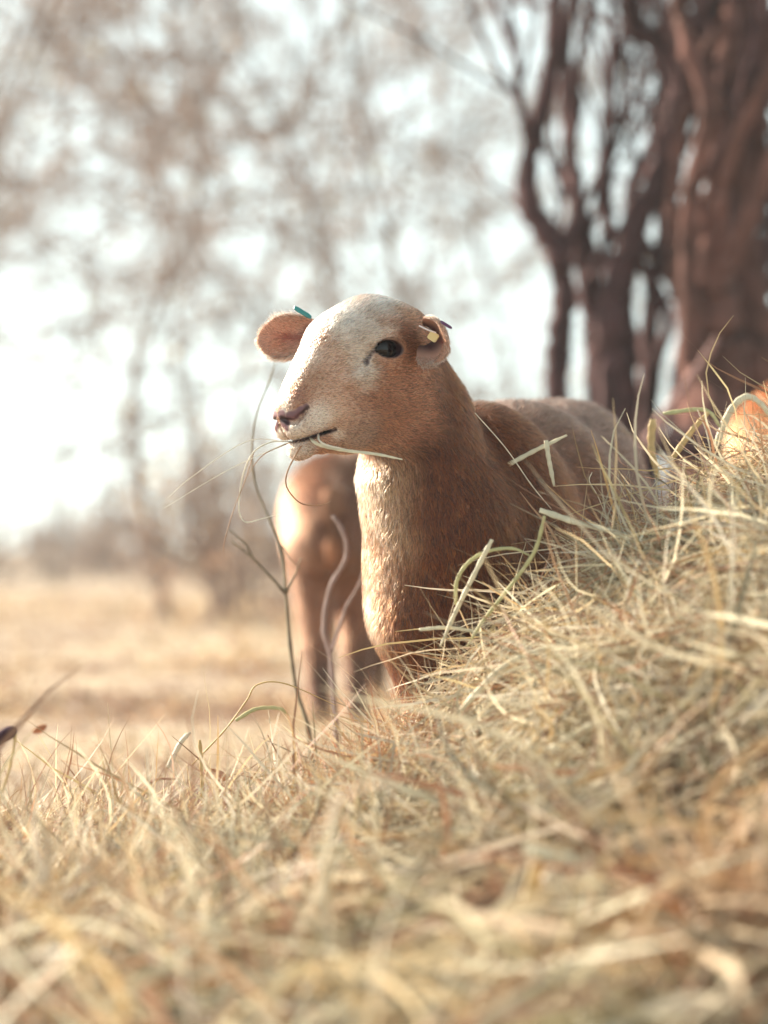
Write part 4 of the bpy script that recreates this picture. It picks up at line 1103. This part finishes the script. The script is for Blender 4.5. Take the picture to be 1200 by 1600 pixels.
straw([(843, 797), (900, 816), (960, 832), (1012, 856)], 3.10, .0046, 'pale', 'broad pale blade lying along the heap crest below the flank', GH)
straw([(712, 945), (714, 908), (731, 880), (760, 862), (800, 857), (828, 868)], 3.07, .0026, 'green', 'greenish stalk bent into an arch before the sheep\'s shoulder', GH)
straw([(769, 843), (745, 890), (715, 950), (688, 1010)], 3.06, .0032, 'pale', 'straight pale straw leaning across the greenish arch', GH)
straw([(851, 806), (836, 860), (802, 910), (755, 970), (730, 1010)], 3.06, .0027, 'green', 'long straw dropping from the crest down towards the breast', GH)
straw([(655, 984), (700, 981), (762, 990)], 3.07, .0024, 'pale', 'level straw end poking left over the sheep\'s breast', GH)
straw([(1090, 640), (1104, 675), (1113, 722)], 3.36, .0012, 'cream', 'thin sharp white straw before the dark log', GH, .8)
straw([(1036, 646), (1102, 641), (1128, 672)], 3.5, .0034, 'green', 'yellow-green stalk bent like a roof under the broken branch', GH)
straw([(1118, 700), (1140, 645), (1166, 620), (1192, 634), (1215, 670)], 3.5, .0056, 'pale', 'pale blade arching before the orange-brown sheep at the right edge', GH)
straw([(1052, 715), (1082, 672), (1108, 644)], 3.48, .0046, 'gold', 'golden straw leaning up right beneath the roof-shaped stalk', GH)
straw([(1020, 655), (1018, 700), (1030, 752)], 3.6, .0062, 'gold', 'stubby peach stalk upright beside the rump', GH)
straw([(720, 1110), (790, 1040), (870, 1010), (960, 1000)], 2.95, .0040, 'pale', 'wide straw rising right through the middle of the heap', GH)
straw([(860, 1170), (960, 1120), (1080, 1090), (1200, 1075)], 2.7, .0050, 'pale', 'blurred level blade reaching the right edge', GH)
straw([(820, 1325), (905, 1355), (955, 1420), (990, 1490), (1010, 1570)], 2.2, .0070, 'pale', 'large blurred stalk bending down in the lower right foreground', GH)
straw([(845, 1340), (822, 1420), (795, 1500)], 2.22, .0075, 'gold', 'blurred golden stalk dropping left of the large bent one', GH)
straw([(856, 1362), (872, 1385), (886, 1410)], 2.2, .0100, 'cream', 'blurred white stub beside the large bent stalk', GH)
# left
straw([(262, 1200), (283, 1160), (298, 1144)], 3.45, .0038, 'cream', 'short pale blade standing slantwise in the left grass', GL)
straw([(368, 1126), (400, 1108), (436, 1107), (452, 1118)], 3.4, .0030, 'green', 'pale green blade arching at the foot of the sapling', GL)
straw([(300, 1195), (352, 1140), (385, 1095), (402, 1070), (445, 1068), (525, 1102)], 3.3, .0013, 'gold', 'long thin golden stalk arching over towards the heap', GL, .8)
straw([(132, 1278), (158, 1266), (182, 1282), (187, 1322)], 3.0, .0022, 'pale', 'hook-shaped pale stalk at lower left', GL)
straw([(276, 1217), (236, 1222), (216, 1270), (194, 1322)], 3.05, .0014, 'red', 'dark red stalk with a sharp knee at lower left', GL, .8)
straw([(312, 1156), (315, 1200), (317, 1275)], 3.2, .0026, 'gold', 'upright orange stub in the grass right of the slanting blade', GL)
straw([(418, 1148), (440, 1190), (468, 1240)], 3.2, .0010, 'brown', 'thin brown stalk leaning left of the heap\'s foot', GL, .8)
straw([(385, 1255), (398, 1275), (410, 1300)], 3.05, .0022, 'cream', 'little cream straw lying near the heap\'s foot', GL)

# dry brown stems and wiry tufts standing in the grass
def tuft(name, n, xr, yr, L, W, cols, seed, lean, label=None, parent=None):
    rng = np.random.RandomState(seed)
    x = rng.uniform(*xr, n); y = rng.uniform(*yr, n); z = np.maximum(heap_z(x, y), ground_z(x, y))
    d = np.array(lean) + rng.normal(size=(n, 3)) * .55; d[:, 2] = np.abs(d[:, 2])
    v, q, b = ribbons(np.stack([x, y, z - .005], -1), d, rng.uniform(*L, n), rng.uniform(*W, n), 6, np.abs(rng.normal(size=n)) * 1.1, rng.uniform(.2, 1.0, n), rng)
    v[:, 2] = np.maximum(v[:, 2], np.maximum(heap_z(v[:, 0], v[:, 1]), ground_z(v[:, 0], v[:, 1])) - .01)
    c = np.array(cols)[rng.randint(0, len(cols), n)] * rng.uniform(.7, 1.2, (n, 1))
    o = mesh_obj(name, v, q, M_HAY, None, True, c[b]); keep(o, parent); tag(o, kind='stuff'); return o
tuft('brown_stems', 700, (-.62, -.30), (2.75, 3.25), (.08, .22), (.0010, .0026), [(.24, .13, .09), (.32, .19, .12), (.42, .30, .2)], 501, (.8, 0, .2), parent=pas)
tuft('wiry_stems', 800, (-.12, .06), (2.95, 3.3), (.05, .14), (.0006, .0014), [(.42, .20, .10), (.36, .15, .08), (.50, .30, .16)], 502, (.1, 0, .9), parent=heap)
tuft('left_grass', 5000, (-1.0, .0), (2.2, 3.5), (.05, .16), (.0012, .0032), [(.60, .52, .36), (.52, .42, .26), (.44, .28, .17), (.62, .58, .46)], 503, (.35, -.15, .30), parent=pas)

# ================================================================== small things at left
b = P(4, 1240, 2.95)
sh = empty('seed_head', (b[0], b[1], gz(b[0], b[1]))); tag(sh, 'dark seed head drooping on a golden stalk at the left edge', 'seed head')
shoot('stalk', [(-12, 1330), (0, 1245), (14, 1205), (22, 1165), (25, 1145)], 2.95, .0022, .0016, SM['gold'], sh)
v, q = sphere_grid(P(8, 1149, 2.95), 1.0, np.array([nrm(P(28, 1138, 2.95) - P(-14, 1161, 2.95)), (0, 1, 0), np.cross(nrm(P(28, 1138, 2.95) - P(-14, 1161, 2.95)), (0, 1, 0))]), 16, 12, (.0175, .0085, .0085))
v = v + vnoise(v, 600, 9)[:, None] * .0008
o = mesh_obj('seeds', v, q, simple_mat('seed_dark', (.05, .022, .035), .9, .2, .4, 300)); keep(o, sh)
M_DL = simple_mat('fallen_leaf', (.50, .17, .07), .6, .3, .3, 60)
M_DL2 = simple_mat('fallen_leaf_gold', (.58, .36, .10), .6, .3, .3, 60)
def leaf(px, py, Yd, size, ang, mat, label):
    u = np.linspace(-1, 1, 11); rows = []
    for a in u:
        w_ = (1 - a * a) ** .7 * .5
        rows.append([(a, -w_, .12 * w_ + .18 * a * a), (a, 0, .18 * a * a - .03), (a, w_, .12 * w_ + .18 * a * a)])
    v = np.array(rows).reshape(-1, 3) * size
    c, s = math.cos(ang), math.sin(ang); R = np.array(((c, -s, 0), (s, c, 0), (0, 0, 1))); t = .9; R2 = np.array(((1, 0, 0), (0, math.cos(t), -math.sin(t)), (0, math.sin(t), math.cos(t))))
    v = v @ R.T @ R2.T
    f = [(i * 3 + j, i * 3 + 3 + j, i * 3 + 4 + j, i * 3 + 1 + j) for i in range(10) for j in (0, 1)]
    o = mesh_obj('fallen_leaf', v, f, mat); o.location = P(px, py, Yd); tag(o, label, 'leaf', 'fallen leaves in the grass')
    md = o.modifiers.new('thick', 'SOLIDIFY'); md.thickness = .0006
leaf(62, 1140, 3.75, .013, .6, M_DL, 'reddish fallen leaf caught in the grass right of the dark seed head')
leaf(152, 1342, 2.85, .020, .2, M_DL2, 'golden fallen leaf on the grass below the hook-shaped stalk')
leaf(338, 1212, 3.25, .018, -.4, M_DL, 'dark red-brown leaf between orange stub and thin brown stalk')
leaf(80, 1385, 2.75, .016, 1.2, M_DL2, 'small yellow leaf low at the left among brown stems')
